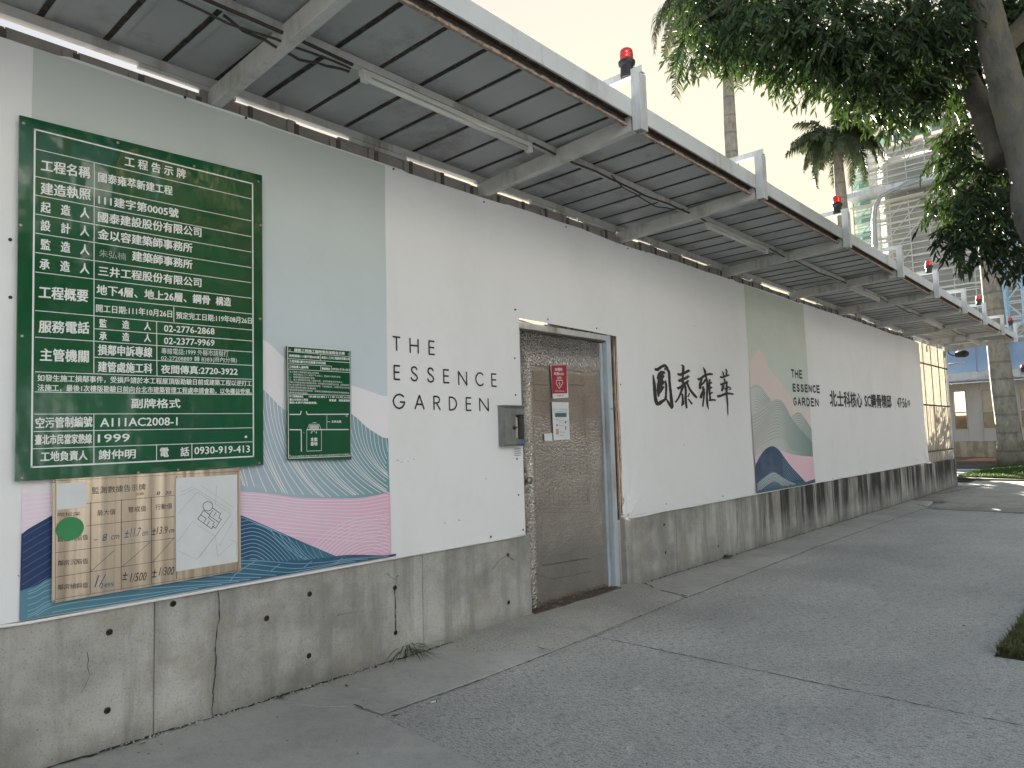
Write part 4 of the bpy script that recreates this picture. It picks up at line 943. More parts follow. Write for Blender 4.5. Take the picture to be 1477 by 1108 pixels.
lines(m, [[e_(228, 345), e_(192, 285), e_(192, 250), e_(212, 238), e_(230, 248), e_(248, 240), e_(268, 252), e_(268, 285), e_(228, 345)]], 1.0, Ye); lines(m, [[e_(232, 262), e_(222, 285), e_(238, 285), e_(228, 308)]], .8, Ye)
onwall(m.build('printed_words', M['white_print']), p1)
m = MB(); T(m, '守護生命', e_(195, 432), e_(275, 432), 2.4, Ye, .01); onwall(m.build('printed_words', M['red_poster']), p1)
p2 = sheetthing('poster', [(798.5, 635), (822, 634), (820, 580.5), (796, 580)], YD - .012, M['paper'], 'white instruction sheet with teal heading taped below the red poster', 'poster')
board(p2, [e_(178, 696), e_(318, 696), e_(317, 645), e_(176, 645)], YD - .0135, .0006, M['poster_green'], 'heading')
board(p2, [e_(190, 910), e_(222, 908), e_(220, 842), e_(188, 843)], YD - .0135, .0006, M['poster_orange'], 'picture')
m = MB(); te('工地出入口安全須知公告', 150, 600, 322, 602, 14, .0); te('進入工地請配戴安全帽', 160, 628, 320, 630, 12, .0); te('緊急聯絡', 225, 738, 290, 740, 12, 0); te('急救流程說明', 225, 765, 300, 766, 10, 0); te('叫叫CD', 225, 800, 290, 800, 16, 0); te('操作步驟', 232, 880, 300, 884, 14, 0); te('請撥119', 235, 920, 290, 922, 14, 0); te('+', 192, 725, 208, 725, 22); te('•', 190, 795, 212, 795, 26); te('♥', 294, 760, 316, 760, 30); te('|', 300, 830, 312, 830, 44)
onwall(m.build('printed_words', M['ink_grey']), p2)
sheetthing('note', [(785.5, 636), (797, 636), (796.5, 625), (785, 625.5)], YD - .011, M['paper'], 'small torn blank paper scrap left of the white instruction sheet', 'paper')

# meter / lock box
bx = empty('lock_box', (3.98, D - .05, 1.42)); tag(bx, 'grey metal lock box with open front, mounted beside the door handle', 'box')
def bp(m, name, mat, bev=0.): return onwall(m.build(name, mat, bevel=bev), bx)
x0, x1, z0, z1 = 3.845, 4.075, 1.285, 1.575; yb = D - .008; yf = D - .072
m = MB(); m.box(x0, x0 + .008, yf, yb, z0, z1); m.box(x1 - .008, x1, yf, yb, z0, z1); m.box(x0 + .008, x1 - .008, yf, yb, z0, z0 + .008); m.box(x0 + .008, x1 - .008, yf, yb, z1 - .008, z1); m.box(x0 + .008, x1 - .008, yb - .006, yb, z0 + .008, z1 - .008); bp(m, 'case', M['box_grey'])
m = MB(); m.box(x0 - .006, x1 + .02, yf - .014, yb, z1 + .002, z1 + .010); bp(m, 'hood', M['box_grey'], .002)
m = MB(); m.box(x0 + .010, x0 + .125, yf - .006, yf + .004, z0 + .012, z1 - .012); bp(m, 'door_flap', M['box_grey'], .003)
m = MB(); m.box(x0 + .128, x1 - .01, yf - .006, yf + .004, z1 - .058, z1 - .012); bp(m, 'front_rim', M['box_grey'], .002)
m = MB(); m.box(x0 + .128, x1 - .01, yf - .006, yf + .004, z0 + .012, z0 + .05); bp(m, 'front_rim', M['box_grey'], .002)
m = MB(); m.box(x0 + .14, x0 + .185, yf + .03, yb - .008, z0 + .06, z1 - .075); bp(m, 'breaker', M['cream'], .003)
m = MB(); m.box(x0 + .20, x1 - .016, yf + .045, yb - .008, z0 + .06, z1 - .065); bp(m, 'back_socket', M['black'], .003)
m = MB(); m.lathe([(.0, 0), (.014, 0), (.014, .012), (.006, .014), (.006, .03), (0, .03)], 12, (0, 0, 0)); o = m.build('latch', M['black'], smooth=True); o.rotation_euler = (math.pi / 2, 0, 0); o.location = (x0 + .10, yf - .006, 1.42); onwall(o, bx)
m = MB(); m.box(x0 + .155, x1 - .03, yf - .0075, yf - .006, z0 + .018, z0 + .036); bp(m, 'sticker', M['blue_label'])
m = MB()
for k in range(4): m.box(4.0, 4.075, YB - .014, YB - .0135, 1.262 - k * .016, 1.266 - k * .016)
bp(m, 'printed_lines', M['ink_grey'])

# ================================================================== canopy
cn = empty('canopy', (0, 2.95, 3.2)); tag(cn, 'long white steel walkway canopy with grey underside sloping down to hoarding', 'canopy')
def cp(m, name, mat, bev=0., smooth=False): return onwall(m.build(name, mat, bevel=bev, smooth=smooth), cn)
YO, YI = 2.335, D + .06
SL = .015 / 1.27
def zr(y): return 3.288 + (D - y) * SL                       # underside of the roof skin
X0, X1 = -1.8, 19.42
m = MB(); m.box(X0, X1, D - .0, D + .05, 3.236, 3.284); cp(m, 'wall_tube', M['grey_steel'])
# lumpy sealant under the tube
m = MB(); rnd = random.Random(5); x = X0
while x < 16.5:
    L_ = rnd.uniform(.12, .6)
    if rnd.random() < (.2 if x < 1.5 else .62) and not (8.6 < x < 9.9 and rnd.random() < .8): m.box(x, x + L_, D + .012, D + .04, 3.236 - rnd.uniform(.006, .028), 3.236)
    x += L_ + rnd.uniform(.02, .06)
cp(m, 'sealant', M['grey_steel'])
pw = .272
protoP = None; k = 0; x = X0
def roofpanel():
    m = MB(); y0, y1 = YO + .02, YI
    for (xa, xb, dz) in ((.013, pw - .013, 0.), (.0135, .048, -.006)):
        m.add([(xa, y0, zr(y0) + dz), (xb, y0, zr(y0) + dz), (xb, y1, zr(y1) + dz), (xa, y1, zr(y1) + dz), (xa, y0, zr(y0) + .03), (xb, y0, zr(y0) + .03), (xb, y1, zr(y1) + .03), (xa, y1, zr(y1) + .03)],
              [(0, 3, 2, 1), (4, 5, 6, 7), (0, 1, 5, 4), (1, 2, 6, 5), (2, 3, 7, 6), (3, 0, 4, 7)])
    return m.build('roof_panel', M['roof_under'])
def seam():
    m = MB(); y0, y1 = YO + .02, YI; n_ = 26; rnd = random.Random(3)
    for i in range(n_ + 1):
        y = y0 + (y1 - y0) * i / n_; m.v += [(-.012 - rnd.uniform(0, .003), y, zr(y) - .001), (-.001, y, zr(y) + .006 - .008 * 1), (.012 + rnd.uniform(0, .003), y, zr(y) - .001)]
    for i in range(n_): m.f += [(3 * i, 3 * i + 3, 3 * i + 4, 3 * i + 1), (3 * i + 1, 3 * i + 4, 3 * i + 5, 3 * i + 2)]
    return m.build('panel_seam', M['dirty_seam'])
rp = roofpanel(); sm = seam()
n_pan = int((X1 - X0) / pw)
for i in range(n_pan):
    for src, dx in ((rp, 0), (sm, 0)):
        o = src if i == 0 else src.copy()
        if i: COL.objects.link(o); o.parent = None; o.matrix_parent_inverse = Matrix.Identity(4)
        o.location = (X0 + i * pw, 0, random.uniform(-.001, .001)); onwall(o, cn)
m = MB(); m.add([(X0, YO, zr(YO) + .034), (X1, YO, zr(YO) + .034), (X1, YI, zr(YI) + .034), (X0, YI, zr(YI) + .034), (X0, YO, zr(YO) + .044), (X1, YO, zr(YO) + .044), (X1, YI, zr(YI) + .044), (X0, YI, zr(YI) + .044)],
               [(0, 3, 2, 1), (4, 5, 6, 7), (0, 1, 5, 4), (1, 2, 6, 5), (2, 3, 7, 6), (3, 0, 4, 7)]); cp(m, 'roof_skin', M['white_steel'])
posts = [-.25, 1.73, 3.77, 5.60, 7.74, 9.79, 11.73, 13.72, 15.57, 17.58, 19.36]
# middle purlin, outer rusty channel, fascia
zp = zr(2.96)
m = MB(); m.box(X0, X1, 2.90, 2.945, zp - .045, zp - .003); cp(m, 'purlin', M['grey_steel'])
m = MB(); m.box(X0, X1, 2.346, 2.352, 3.262, 3.318); cp(m, 'edge_channel', M['rib_steel'])
m = MB(); rnd = random.Random(8)
for i in range(int((X1 - X0) / .03)):
    xx = X0 + i * .03; m.box(xx, xx + .03, 2.326, 2.346, 3.258 - rnd.uniform(0, .003), 3.266 + rnd.uniform(0, .010))
cp(m, 'edge_lip', M['rust_edge'])['kind'] = 'stuff'
m = MB(); m.box(X0, X1, 2.300, 2.346, 3.318, 3.326); cp(m, 'gutter_floor', M['rust'])
m = MB(); m.box(X0, X1, 2.286, 2.299, 3.300, 3.412); m.box(X0, X1, 2.299, 2.345, 3.400, 3.412); cp(m, 'fascia', M['white_steel'])
for i, X in enumerate(posts):
    m = MB(); zi, zo = 3.182, 3.272
    m.bar((X, D + .04, 3.130 + .05), (X, 2.30, 3.215 + .05), .055, .10); cp(m, 'rafter', M['grey_steel'], .003)
    m = MB(); xa = X - .038
    m.box(xa, xa + .078, 2.222, 2.228, 3.205, 3.565); m.box(xa, xa + .006, 2.228, 2.284, 3.205, 3.565); m.box(xa + .072, xa + .078, 2.228, 2.284, 3.205, 3.565)
    po = cp(m, 'post', M['white_steel'])
    m = MB(); m.box(X - .02, X + .02, 2.215, 2.60, 3.567, 3.572); m.box(X - .02, X - .015, 2.215, 2.60, 3.572, 3.612); am = m.build('bracket_arm', M['white_steel']); am.parent = po
    m = MB(); m.bar((X, D + .06, 3.13), (X, D + .06, 3.0), .05, .05, (1, 0, 0)); cp(m, 'bracket', M['grey_steel'])
# corrugation step at the gutter
# lamps under the canopy
ltroot = None
def lamp(xa, xb, label):
    xm = (xa + xb) / 2; z = zp - .048; y = 2.915
    r0 = empty('tube_lamp', (xm, y, z)); tag(r0, label, 'lamp', 'tube lamps under the canopy')
    m = MB(); m.box(xa, xb, y - .022, y + .022, z - .032, z - .004); onwall(m.build('housing', M['tube_white'], bevel=.004), r0)
    m = MB(); m.tube([(xa + .05, y - .012, z - .052), (xb - .05, y - .012, z - .052)], .014, 12); onwall(m.build('tube', M['tube_white'], smooth=True), r0)
    for xx in (xa, xb - .045):
        m = MB(); m.box(xx, xx + .045, y - .03, y + .008, z - .068, z - .034); onwall(m.build('end_socket', M['tube_white'], bevel=.004), r0)
lamp(2.16, 3.49, 'fluorescent tube lamp in the canopy bay nearest the green boards')
lamp(5.95, 7.25, 'fluorescent tube lamp under canopy in the second lit bay, past the door')
lamp(9.95, 11.25, 'fluorescent tube lamp under canopy above the second printed mountain panel')
lamp(13.9, 15.2, 'fluorescent tube lamp under canopy, fourth along from the green boards')
lamp(17.75, 19.0, 'farthest fluorescent tube lamp near the far canopy end')
def cable(pts, rad, label):
    m = MB(); m.tube(pts, rad, 7); o = m.build('cable', M['cable'], smooth=True); tag(o, label, 'cable', 'cables clipped under the canopy'); return o
def sag(xa, xb, y, z, s, n=14): return [(xa + (xb - xa) * i / n, y + .01 * math.sin(i), z - s * 4 * (i / n) * (1 - i / n) + .004 * math.sin(i * 2.1)) for i in range(n + 1)]
zc = zp - .052
cable(sag(-1.5, 2.1, 2.89, zc, .02), .009, 'thick dusty cable tied along the purlin above the large green sign')
cable(sag(.6, 2.1, 2.91, zc - .012, .04), .006, 'thin looping cable hanging beside the nearest tube lamp')
cable(sag(1.45, 2.12, 2.95, zc - .006, .05), .007, 'short sagging cable loop entering the nearest tube lamp')
cable(sag(3.5, 5.9, 2.89, zc, .012), .008, 'dusty cable along the purlin above the steel door')
cable(sag(4.35, 5.45, 2.86, zc, .085), .005, 'thin cable sagging below the purlin above the steel door')
cable(sag(7.3, 9.9, 2.89, zc, .02), .008, 'cable along the purlin between second and third tube lamps')
cable(sag(11.3, 13.9, 2.89, zc, .02), .008, 'cable along the purlin between third and fourth tube lamps')
cable(sag(15.3, 17.7, 2.89, zc, .02), .008, 'cable along the purlin near the far canopy end')
# beacons
def beacon():
    r0 = empty('warning_beacon', (0, 0, 0))
    m = MB(); m.lathe([(0, 0), (.040, 0), (.043, .01), (.041, .075), (.052, .085), (.054, .105), (.046, .112), (0, .112)], 22); a = m.build('beacon_base', M['black'], smooth=False); a.parent = r0
    m = MB(); m.lathe([(0, .113), (.041, .113), (.042, .135), (.0405, .137), (.042, .139), (.0415, .158), (.0395, .160), (.041, .162), (.038, .180), (.026, .190), (0, .193)], 22); a = m.build('red_dome', M['red_lens'], smooth=True); a.parent = r0
    m = MB(); m.box(-.004, .004, -.048, -.044, -.01, .09); a = m.build('clamp', M['steel_screw']); a.parent = r0
    return r0
blab = {2: 'red warning beacon on the nearest canopy post, largest of the row', 4: 'second red warning beacon, on a canopy post in front of the palm trunk',
        6: 'third red warning beacon along the canopy, against the netted building', 8: 'fourth red warning beacon along the canopy, beside the thick palm trunk', 10: 'last red warning beacon at the far end of the canopy'}
b0 = beacon(); first = True
for i, lb in blab.items():
    if first: o = b0; first = False
    else:
        o = b0.copy(); COL.objects.link(o)
        for ch in b0.children: c2 = ch.copy(); COL.objects.link(c2); c2.parent = o
    o.location = (posts[i], 2.33, 3.574); o.rotation_euler = (0, 0, i * .3); tag(o, lb, 'beacon', 'red warning beacons on the canopy')

# ================================================================== far end: translucent corrugated sheets, rails, camera
ed = empty('translucent_screen', (17.9, D + .05, .62)); tag(ed, 'golden backlit corrugated translucent screen at the far end of the hoarding', 'fence')
x = 16.62; k = 0
while x < 19.2:
    m = MB(); wd = .30; n_ = 18
    for i in range(n_ + 1):
        xx = x + wd * i / n_; yy = D + .06 + .022 * math.sin(i * math.pi / 3)
        m.v += [(xx, yy, .64), (xx, yy, 3.16)]
    m.f = [(2 * i, 2 * i + 2, 2 * i + 3, 2 * i + 1) for i in range(n_)]
    onwall(m.build('corrugated_sheet', M['gold'], smooth=True), ed); x += .305; k += 1
for z in (2.72, 1.84, .86):
    m = MB(); m.tube([(16.6, D + .035, z), (19.36, D + .035, z)], .018, 8); onwall(m.build('rail', M['rib_steel'], smooth=True), ed)
for X in (16.68, 17.3, 18.0, 18.65, 19.3):
    m = MB(); m.box(X - .02, X + .02, D + .078, D + .118, .62, 3.22); onwall(m.build('post', M['grey_steel']), ed)
for k in range(17):
    X = 16.78 + k * .155; m = MB(); m.tube([(X, D + .03, .63), (X, D + .03, 1.84)], .006, 5); onwall(m.build('bar', M['grey_steel']), ed)
m = MB(); m.box(19.38, 19.44, D + .03, D + .09, .60, 3.24); onwall(m.build('end_post', M['white_steel']), ed)
cc = empty('security_camera', (19.5, 3.55, 3.05)); tag(cc, 'dark dome security camera on an arm at the far canopy corner', 'camera')
m = MB(); m.tube([(19.42, 3.62, 3.18), (19.45, 3.58, 3.08), (19.50, 3.50, 3.03), (19.52, 3.42, 3.04)], .014, 8); onwall(m.build('arm', M['black'], smooth=True), cc)
m = MB(); m.tube([(19.50, 3.44, 3.06), (19.44, 3.26, 3.055), (19.42, 3.20, 3.05)], [.075, .085, .05], 14); onwall(m.build('housing', M['black'], smooth=True), cc)
m = MB(); m.tube([(19.40, 3.6, 2.83), (19.40, 3.25, 2.85)], .018, 8); onwall(m.build('stay_pipe', M['grey_steel'], smooth=True), cc)

# ================================================================== far hoarding across the side road
XF = 37.2
fh = empty('far_hoarding', (XF, 3, 0)); tag(fh, 'white panelled hoarding with windows across the side road, on concrete plinth', 'fence')
def fp(m, name, mat, bev=0.): return onwall(m.build(name, mat, bevel=bev), fh)
def fy(px): return AX(px, 600, XF)[0]
wins = [(1376, 1395), (1417, 1438), (1456, 1466), (1472, 1485), (1500, 1520)]
yl = [fy(a) for a, b in wins]; yr = [fy(b) for a, b in wins]
m = MB(); m.box(XF, XF + .3, -12, 12, -.05, .74); fp(m, 'plinth', M['conc_far'])
edges = [12.0]
ya = 12.0
sol = []
for a, b in sorted(zip(yl, yr), reverse=True): sol.append((ya, a)); ya = b
sol.append((ya, -12))
Zb, Zt = 1.28, 3.0
for a, b in sol:
    y = a
    while y - b > .02:
        y2 = max(b, y - .62); m = MB(); m.box(XF + .02, XF + .08, y2 + .008, y - .008, .75, 3.32); fp(m, 'hoarding_panel', M['far_panel']); y = y2
for a, b in zip(yl, yr):
    m = MB(); m.box(XF + .02, XF + .08, b, a, .75, Zb); fp(m, 'hoarding_panel', M['far_panel'])
    m = MB(); m.box(XF + .02, XF + .08, b, a, Zt, 3.32); fp(m, 'hoarding_panel', M['far_panel'])
    m = MB(); t = .03; m.box(XF - .01, XF + .1, b, b + t, Zb, Zt); m.box(XF - .01, XF + .1, a - t, a, Zb, Zt); m.box(XF - .01, XF + .1, b + t, a - t, Zb, Zb + t); m.box(XF - .01, XF + .1, b + t, a - t, Zt - t, Zt); m.box(XF - .01, XF + .1, b + t, a - t, 2.02, 2.07)
    w_ = fp(m, 'window', M['far_panel'])
    m = MB(); m.box(XF + .04, XF + .048, b + t, a - t, Zb + t, 2.02); m.box(XF + .04, XF + .048, b + t, a - t, 2.07, Zt - t); g_ = m.build('pane', M['warm_pane']); g_.parent = w_
m = MB(); m.box(XF + .085, XF + .09, -12, 12, .75, .752); 
fc = empty('far_canopy', (XF, 3, 3.35)); tag(fc, 'white roofed canopy running along the far hoarding across the road', 'canopy')
m = MB(); m.box(XF - 1.3, XF + .1, -12, 12, 3.50, 3.56); onwall(m.build('roof', M['roof_under']), fc)
m = MB(); m.box(XF - 1.36, XF - 1.31, -12, 12, 3.42, 3.70); onwall(m.build('fascia', M['white_steel']), fc)
m = MB(); m.box(XF - .06, XF + .02, -12, 12, 3.36, 3.44); onwall(m.build('wall_tube', M['white_steel']), fc)
for y in (7.2, 5.2, 3.2, 1.2):
    m = MB(); m.box(XF - 1.3, XF, y - .04, y + .04, 3.38, 3.49); onwall(m.build('rafter', M['grey_steel']), fc)
    m = MB(); m.box(XF - 1.42, XF - 1.37, y - .04, y + .04, 3.35, 3.9); onwall(m.build('post', M['white_steel']), fc)
o = b0.copy(); COL.objects.link(o)
for ch in b0.children: c2 = ch.copy(); COL.objects.link(c2); c2.parent = o
yb_, zb_ = AX(1476, 532, XF - 1.4); o.location = (XF - 1.4, yb_, zb_ - .13); o.scale = (2, 2, 1.6); tag(o, 'red warning beacon on the canopy across the road, right picture edge', 'beacon')
# red and dark poster seen inside the first window
yy0, yy1 = fy(1380), fy(1394)
fpst = empty('window_poster', (XF + .15, yy0, 1.35)); tag(fpst, 'red and dark poster behind the first window across the road', 'poster')
m = MB(); m.box(XF + .14, XF + .15, yy1, yy0, 1.30, 1.85); onwall(m.build('sheet', M['poster_orange']), fpst)
m = MB(); m.box(XF + .13, XF + .139, yy1, yy0, 1.30, 1.36); onwall(m.build('red_band', M['poster_red']), fpst)
m = MB(); m.box(XF + .13, XF + .139, yy0 - .16, yy0 - .04, 1.40, 1.80); onwall(m.build('dark_band', M['poster_dark']), fpst)

def leafcloud(centers, mat, name, parent, size, per, seed, droop=.5, asp=.3, twig=.22):
    rnd = random.Random(seed); m = MB()
    for (c, r) in centers:
        c = Vector(c); cnt = int(per * r * r)
        for _ in range(cnt):
            d = Vector((rnd.gauss(0, 1), rnd.gauss(0, 1), rnd.gauss(0, 1))).normalized(); p = c + Vector((d.x, d.y, d.z * .85)) * r * (rnd.random() ** .45)
            td_ = (d * .7 + Vector((rnd.uniform(-.5, .5), rnd.uniform(-.5, .5), -droop - .2 * rnd.random()))).normalized()
            nl = rnd.randint(7, 11); side = td_.cross(Vector((0, 0, 1))); side = side.normalized() if side.length > .01 else Vector((1, 0, 0))
            for k in range(nl):
                q = p + td_ * twig * k / nl; sg = 1 if k % 2 else -1
                ld = (td_ * .7 + side * sg * rnd.uniform(.3, 1.1) + Vector((rnd.uniform(-.4, .4), rnd.uniform(-.4, .4), rnd.uniform(-droop * 1.2, .25)))).normalized()
                L_ = size * rnd.uniform(.65, 1.25); up = ld.cross(Vector((rnd.uniform(-1, 1), rnd.uniform(-1, 1), rnd.uniform(-1, 1)))).normalized()
                wv = up * L_ * asp * .5; fold = ld.cross(up) * L_ * .06; b = Vector((0, 0, -L_ * .12 * droop))
                A = q; T_ = q + ld * L_ + b * 1.6; m1 = q + ld * L_ * .35; m2 = q + ld * L_ * .7 + b * .5
                n = len(m.v); m.v += [tuple(A), tuple(m1 + wv + fold), tuple(m1 - wv + fold), tuple(m2 + wv * .8 + fold), tuple(m2 - wv * .8 + fold), tuple(T_), tuple(m1), tuple(m2)]
                m.f += [(n, n + 6, n + 1), (n, n + 2, n + 6), (n + 1, n + 6, n + 7, n + 3), (n + 6, n + 2, n + 4, n + 7), (n + 3, n + 7, n + 5), (n + 7, n + 4, n + 5)]
    o = m.build(name, mat, parent, smooth=True); o['kind'] = 'stuff'; return o
# hedge and pale wall beyond the far hoarding
hg = leafcloud([((XF + 3.2 + random.uniform(-.5, .5), y * .9 - 4, z), .8) for y in range(18) for z in (.6, 1.5)], M['hedge'], 'hedge', None, .16, 90, 5, .2, .5, .3)
tag(hg, 'sunlit yellow green bushes behind the windows across the road', 'hedge', kind='stuff')
bf = empty('mesh_fence', (46, 5, 0)); tag(bf, 'blue perforated mesh barrier standing above the far canopy', 'fence')
zt0 = AX(1400, 499, 46)[1]; zt1 = AX(1400, 546, 46)[1]
for k in range(14):
    m = MB(); y = 12 - k * 1.6; m.box(46, 46.05, y - 1.58, y, zt1 - .6, zt0); onwall(m.build('mesh_panel', M['net_blue']), bf)
for k in range(14):
    m = MB(); y = 12 - k * 1.6; m.box(46.06, 46.16, y - .05, y + .05, -.05, zt0 + .2); onwall(m.build('post', M['lamp_steel']), bf)
m = MB(); m.box(45.9, 46, -12, 12, zt1 - .75, zt1 - .6); onwall(m.build('bottom_rail', M['white_steel']), bf)
ph = empty('site_office', (41.5, 9, 0)); tag(ph, 'pale low site office glimpsed over the far hoarding', 'building')
m = MB(); m.box(44, 45, -12, 14, -.05, AX(1370, 552, 44)[1]); onwall(m.build('wall', M['far_panel']), ph)

# ================================================================== building under construction
XB = 80.
bd = empty('unfinished_building', (XB, 5, 0)); tag(bd, 'tall unfinished building wrapped in grey scaffold netting', 'building')
def bb(m, name, mat): return onwall(m.build(name, mat), bd)
YL = 22.7; YRt = -30
m = MB(); m.box(XB + 4, XB + 20, YRt, YL - 1.0, 0, 30.0); bb(m, 'core', M['concrete_core'])
for k in range(10):
    m = MB(); z = 2.5 + k * 3.1; m.box(XB + 2.2, XB + 3.99, YRt, YL - 2.0, z, z + .5); bb(m, 'floor_slab', M['concrete_core'])
for k in range(12):
    m = MB(); y = YL - 2.6 - k * 4.3; m.box(XB + 2.4, XB + 3.98, y - .5, y + .3, 0, 30); bb(m, 'column', M['concrete_core'])
nv = 30
for k in range(nv):
    m = MB(); y = YL - k * 1.75; m.box(XB + .70, XB + .76, y - .05, y + .05, 0, 31.2); m.box(XB + 1.9, XB + 1.96, y - .04, y + .04, 0, 31.2); bb(m, 'scaffold_pole', M['scaf_pole'])
for k in range(17):
    m = MB(); z = 1 + k * 1.85; m.box(XB + .66, XB + .70, YRt, YL, z, z + .09); m.box(XB + 1.0, XB + 1.9, YRt, YL, z, z + .05); bb(m, 'scaffold_deck', M['scaf_pole'])
m = MB(); rnd = random.Random(11)
for k in range(nv - 1):
    for j in range(16):
        if k < 1 or rnd.random() < .5:
            y = YL - k * 1.75; z = 1 + j * 1.85; m.bar((XB + .68, y, z), (XB + .68, y - 1.75, z + 1.85), .08, .08)
        for zz in (.62, 1.24):
            m.box(XB + .67, XB + .70, YL - k * 1.75 - 1.7, YL - k * 1.75, 1 + j * 1.85 + zz + rnd.uniform(-.1, .1), 1 + j * 1.85 + zz + rnd.uniform(.12, .16))
        if rnd.random() < .75:
            y = YL - k * 1.75 - .6; z = 1 + j * 1.85; m.bar((XB + .66, y, z), (XB + .66, y, z + rnd.choice((.9, 1.85))), .09, .09)
        if rnd.random() < .6:
            y = YL - k * 1.75; z = 1 + j * 1.85 + rnd.choice((.5, .9, 1.3)); m.bar((XB + .66, y, z), (XB + .66, y - 1.75 * rnd.choice((1, 2)), z), .09, .09)
o = bb(m, 'scaffold_braces', M['scaf_pole']); o['kind'] = 'stuff'
for j in range(16):
    z = 1.1 + j * 1.85; m = MB(); y = YL - 1.75; n_ = 60; z1 = z + 1.75
    for i in range(n_ + 1):
        yy = y - (y - YRt) * i / n_; xx = XB + .78 + .05 * math.sin(i * 1.3 + j); m.v += [(xx, yy, z), (xx, yy, z1)]
    m.f = [(2 * i, 2 * i + 1, 2 * i + 3, 2 * i + 2) for i in range(n_)]
    bb(m, 'debris_net', M['net'])
    m = MB(); m.box(XB + .7, XB + .72, YL - 1.7, YL + .0, z, z1 - .9); m.box(XB + 1.98, XB + 2.0, YL - 1.7, YL, z, z1); bb(m, 'green_net', M['net_green'])
m = MB(); zc_ = AX(1290, 272, XB - 1)[1]; m.box(XB - 1.6, XB + .7, YRt, YL, zc_ - .12, zc_ + .12); m.box(XB - 1.62, XB - 1.5, YRt, YL, zc_ + .12, zc_ + .35); bb(m, 'catch_platform', M['white_steel'])
m = MB(); m.box(XB - .4, XB + .7, YRt, YL, zc_ - .9, zc_ - .8); bb(m, 'catch_platform', M['scaf_pole'])
rnd = random.Random(2)
for k in range(11):
    m = MB(); y = YL - 3.2 - k * 1.9; hh = rnd.uniform(4.5, 7); m.box(XB + 2.5, XB + 3.3, y - .28, y + .28, 30.2, 30.4 + hh)
    if k % 2: m.bar((XB + 2.9, y, 31), (XB + 2.9, y - 1.9, 33.8), .3, .3)
    else: m.bar((XB + 2.9, y, 33.6), (XB + 2.9, y - 1.9, 31.2), .25, .25)
    bb(m, 'steel_column', M['brown_rebar'])
for z in (32.3, 34.4, 36.2):
    m = MB(); m.box(XB + 2.6, XB + 3.2, -5, YL - 3.3, z, z + .4); bb(m, 'steel_beam', M['brown_rebar'])
for k in range(13):
    m = MB(); y = YL - k * 1.75 - .4; m.box(XB + .85, XB + .92, y - .05, y + .05, 31.3, 33.0); bb(m, 'top_rail_post', M['net_green'])
m = MB(); m.box(XB + .8, XB + .83, -10, YL, 31.1, 32.2); bb(m, 'green_net', M['net_green'])
# blue hoist mast
ym, _ = AX(1463, 430, 60); hm = empty('hoist_mast', (60, ym, 0)); tag(hm, 'pale blue hoist mast at the right picture edge before the netted building', 'mast')
for dy in (-.55, .55):
    for dx in (0, 1.1):
        m = MB(); m.box(60 + dx - .1, 60 + dx + .1, ym + dy - .12, ym + dy + .12, 0, 16.2); onwall(m.build('upright', M['blue_col']), hm)
for k in range(13):
    m = MB(); z = k * 1.25; s_ = 1 if k % 2 else -1; m.bar((60, ym - .5 * s_, z), (60, ym + .5 * s_, z + 1.25), .1, .1); m.bar((60, ym - .5, z), (60, ym + .5, z), .1, .1); onwall(m.build('lattice', M['blue_col']), hm)

# street lamp
sl0 = empty('street_lamp', (30, 7.73, 0)); tag(sl0, 'tall grey curved street lamp before the netted building', 'street lamp')
pp = [(30, 7.75, 0), (30, 7.75, 7.9), (30, 7.72, 9.5), (30, 7.62, 10.05), (30, 7.40, 10.38), (30, 7.0, 10.5), (30, 6.6, 10.58)]
m = MB(); m.tube(pp, [.14, .10, .085, .08, .075, .065, .06], 12); onwall(m.build('pole', M['lamp_steel'], smooth=True), sl0)
m = MB(); m.tube([(30, 6.75, 10.57), (30, 6.45, 10.62), (30, 6.05, 10.66), (30, 5.95, 10.66)], [.07, .12, .11, .03], 10); onwall(m.build('lamp_head', M['lamp_steel'], smooth=True), sl0)

# ================================================================== palms
def frond(L_, droop, seed):
    rnd = random.Random(seed); m = MB(); n_ = 26; P = []
    for i in range(n_ + 1):
        t = i / n_; P.append(Vector((L_ * (t - .22 * t ** 3 * droop), 0, L_ * (.30 * t - droop * .75 * t * t))))
    m.tube(P, [.035 * (1 - .85 * i / n_) for i in range(n_ + 1)], 5)
    for i in range(4, n_):
        for q in (0, .33, .66):
            for s in (-1, 1):
                p = P[i].lerp(P[min(n_, i + 1)], q); d = (P[min(n_, i + 1)] - P[i - 1]).normalized()
                ll = L_ * .20 * math.sin(math.pi * min(1, (i + 2) / (n_ + 3))) ** .6 * rnd.uniform(.8, 1.15)
                v = (d * .5 + Vector((0, s, 0)) * .85 + Vector((0, 0, rnd.uniform(-.7, .35)))).normalized()
                mid = p + v * ll * .55; tip = p + v * ll * .9 + Vector((0, 0, -ll * .45)); wv = d * .02
                n0 = len(m.v); m.v += [tuple(p - wv), tuple(p + wv), tuple(mid + wv * 1.3), tuple(mid - wv * 1.3), tuple(tip)]
                m.f += [(n0, n0 + 1, n0 + 2, n0 + 3), (n0 + 3, n0 + 2, n0 + 4)]
    o = m.build('frond', M['frond'], smooth=True); return o
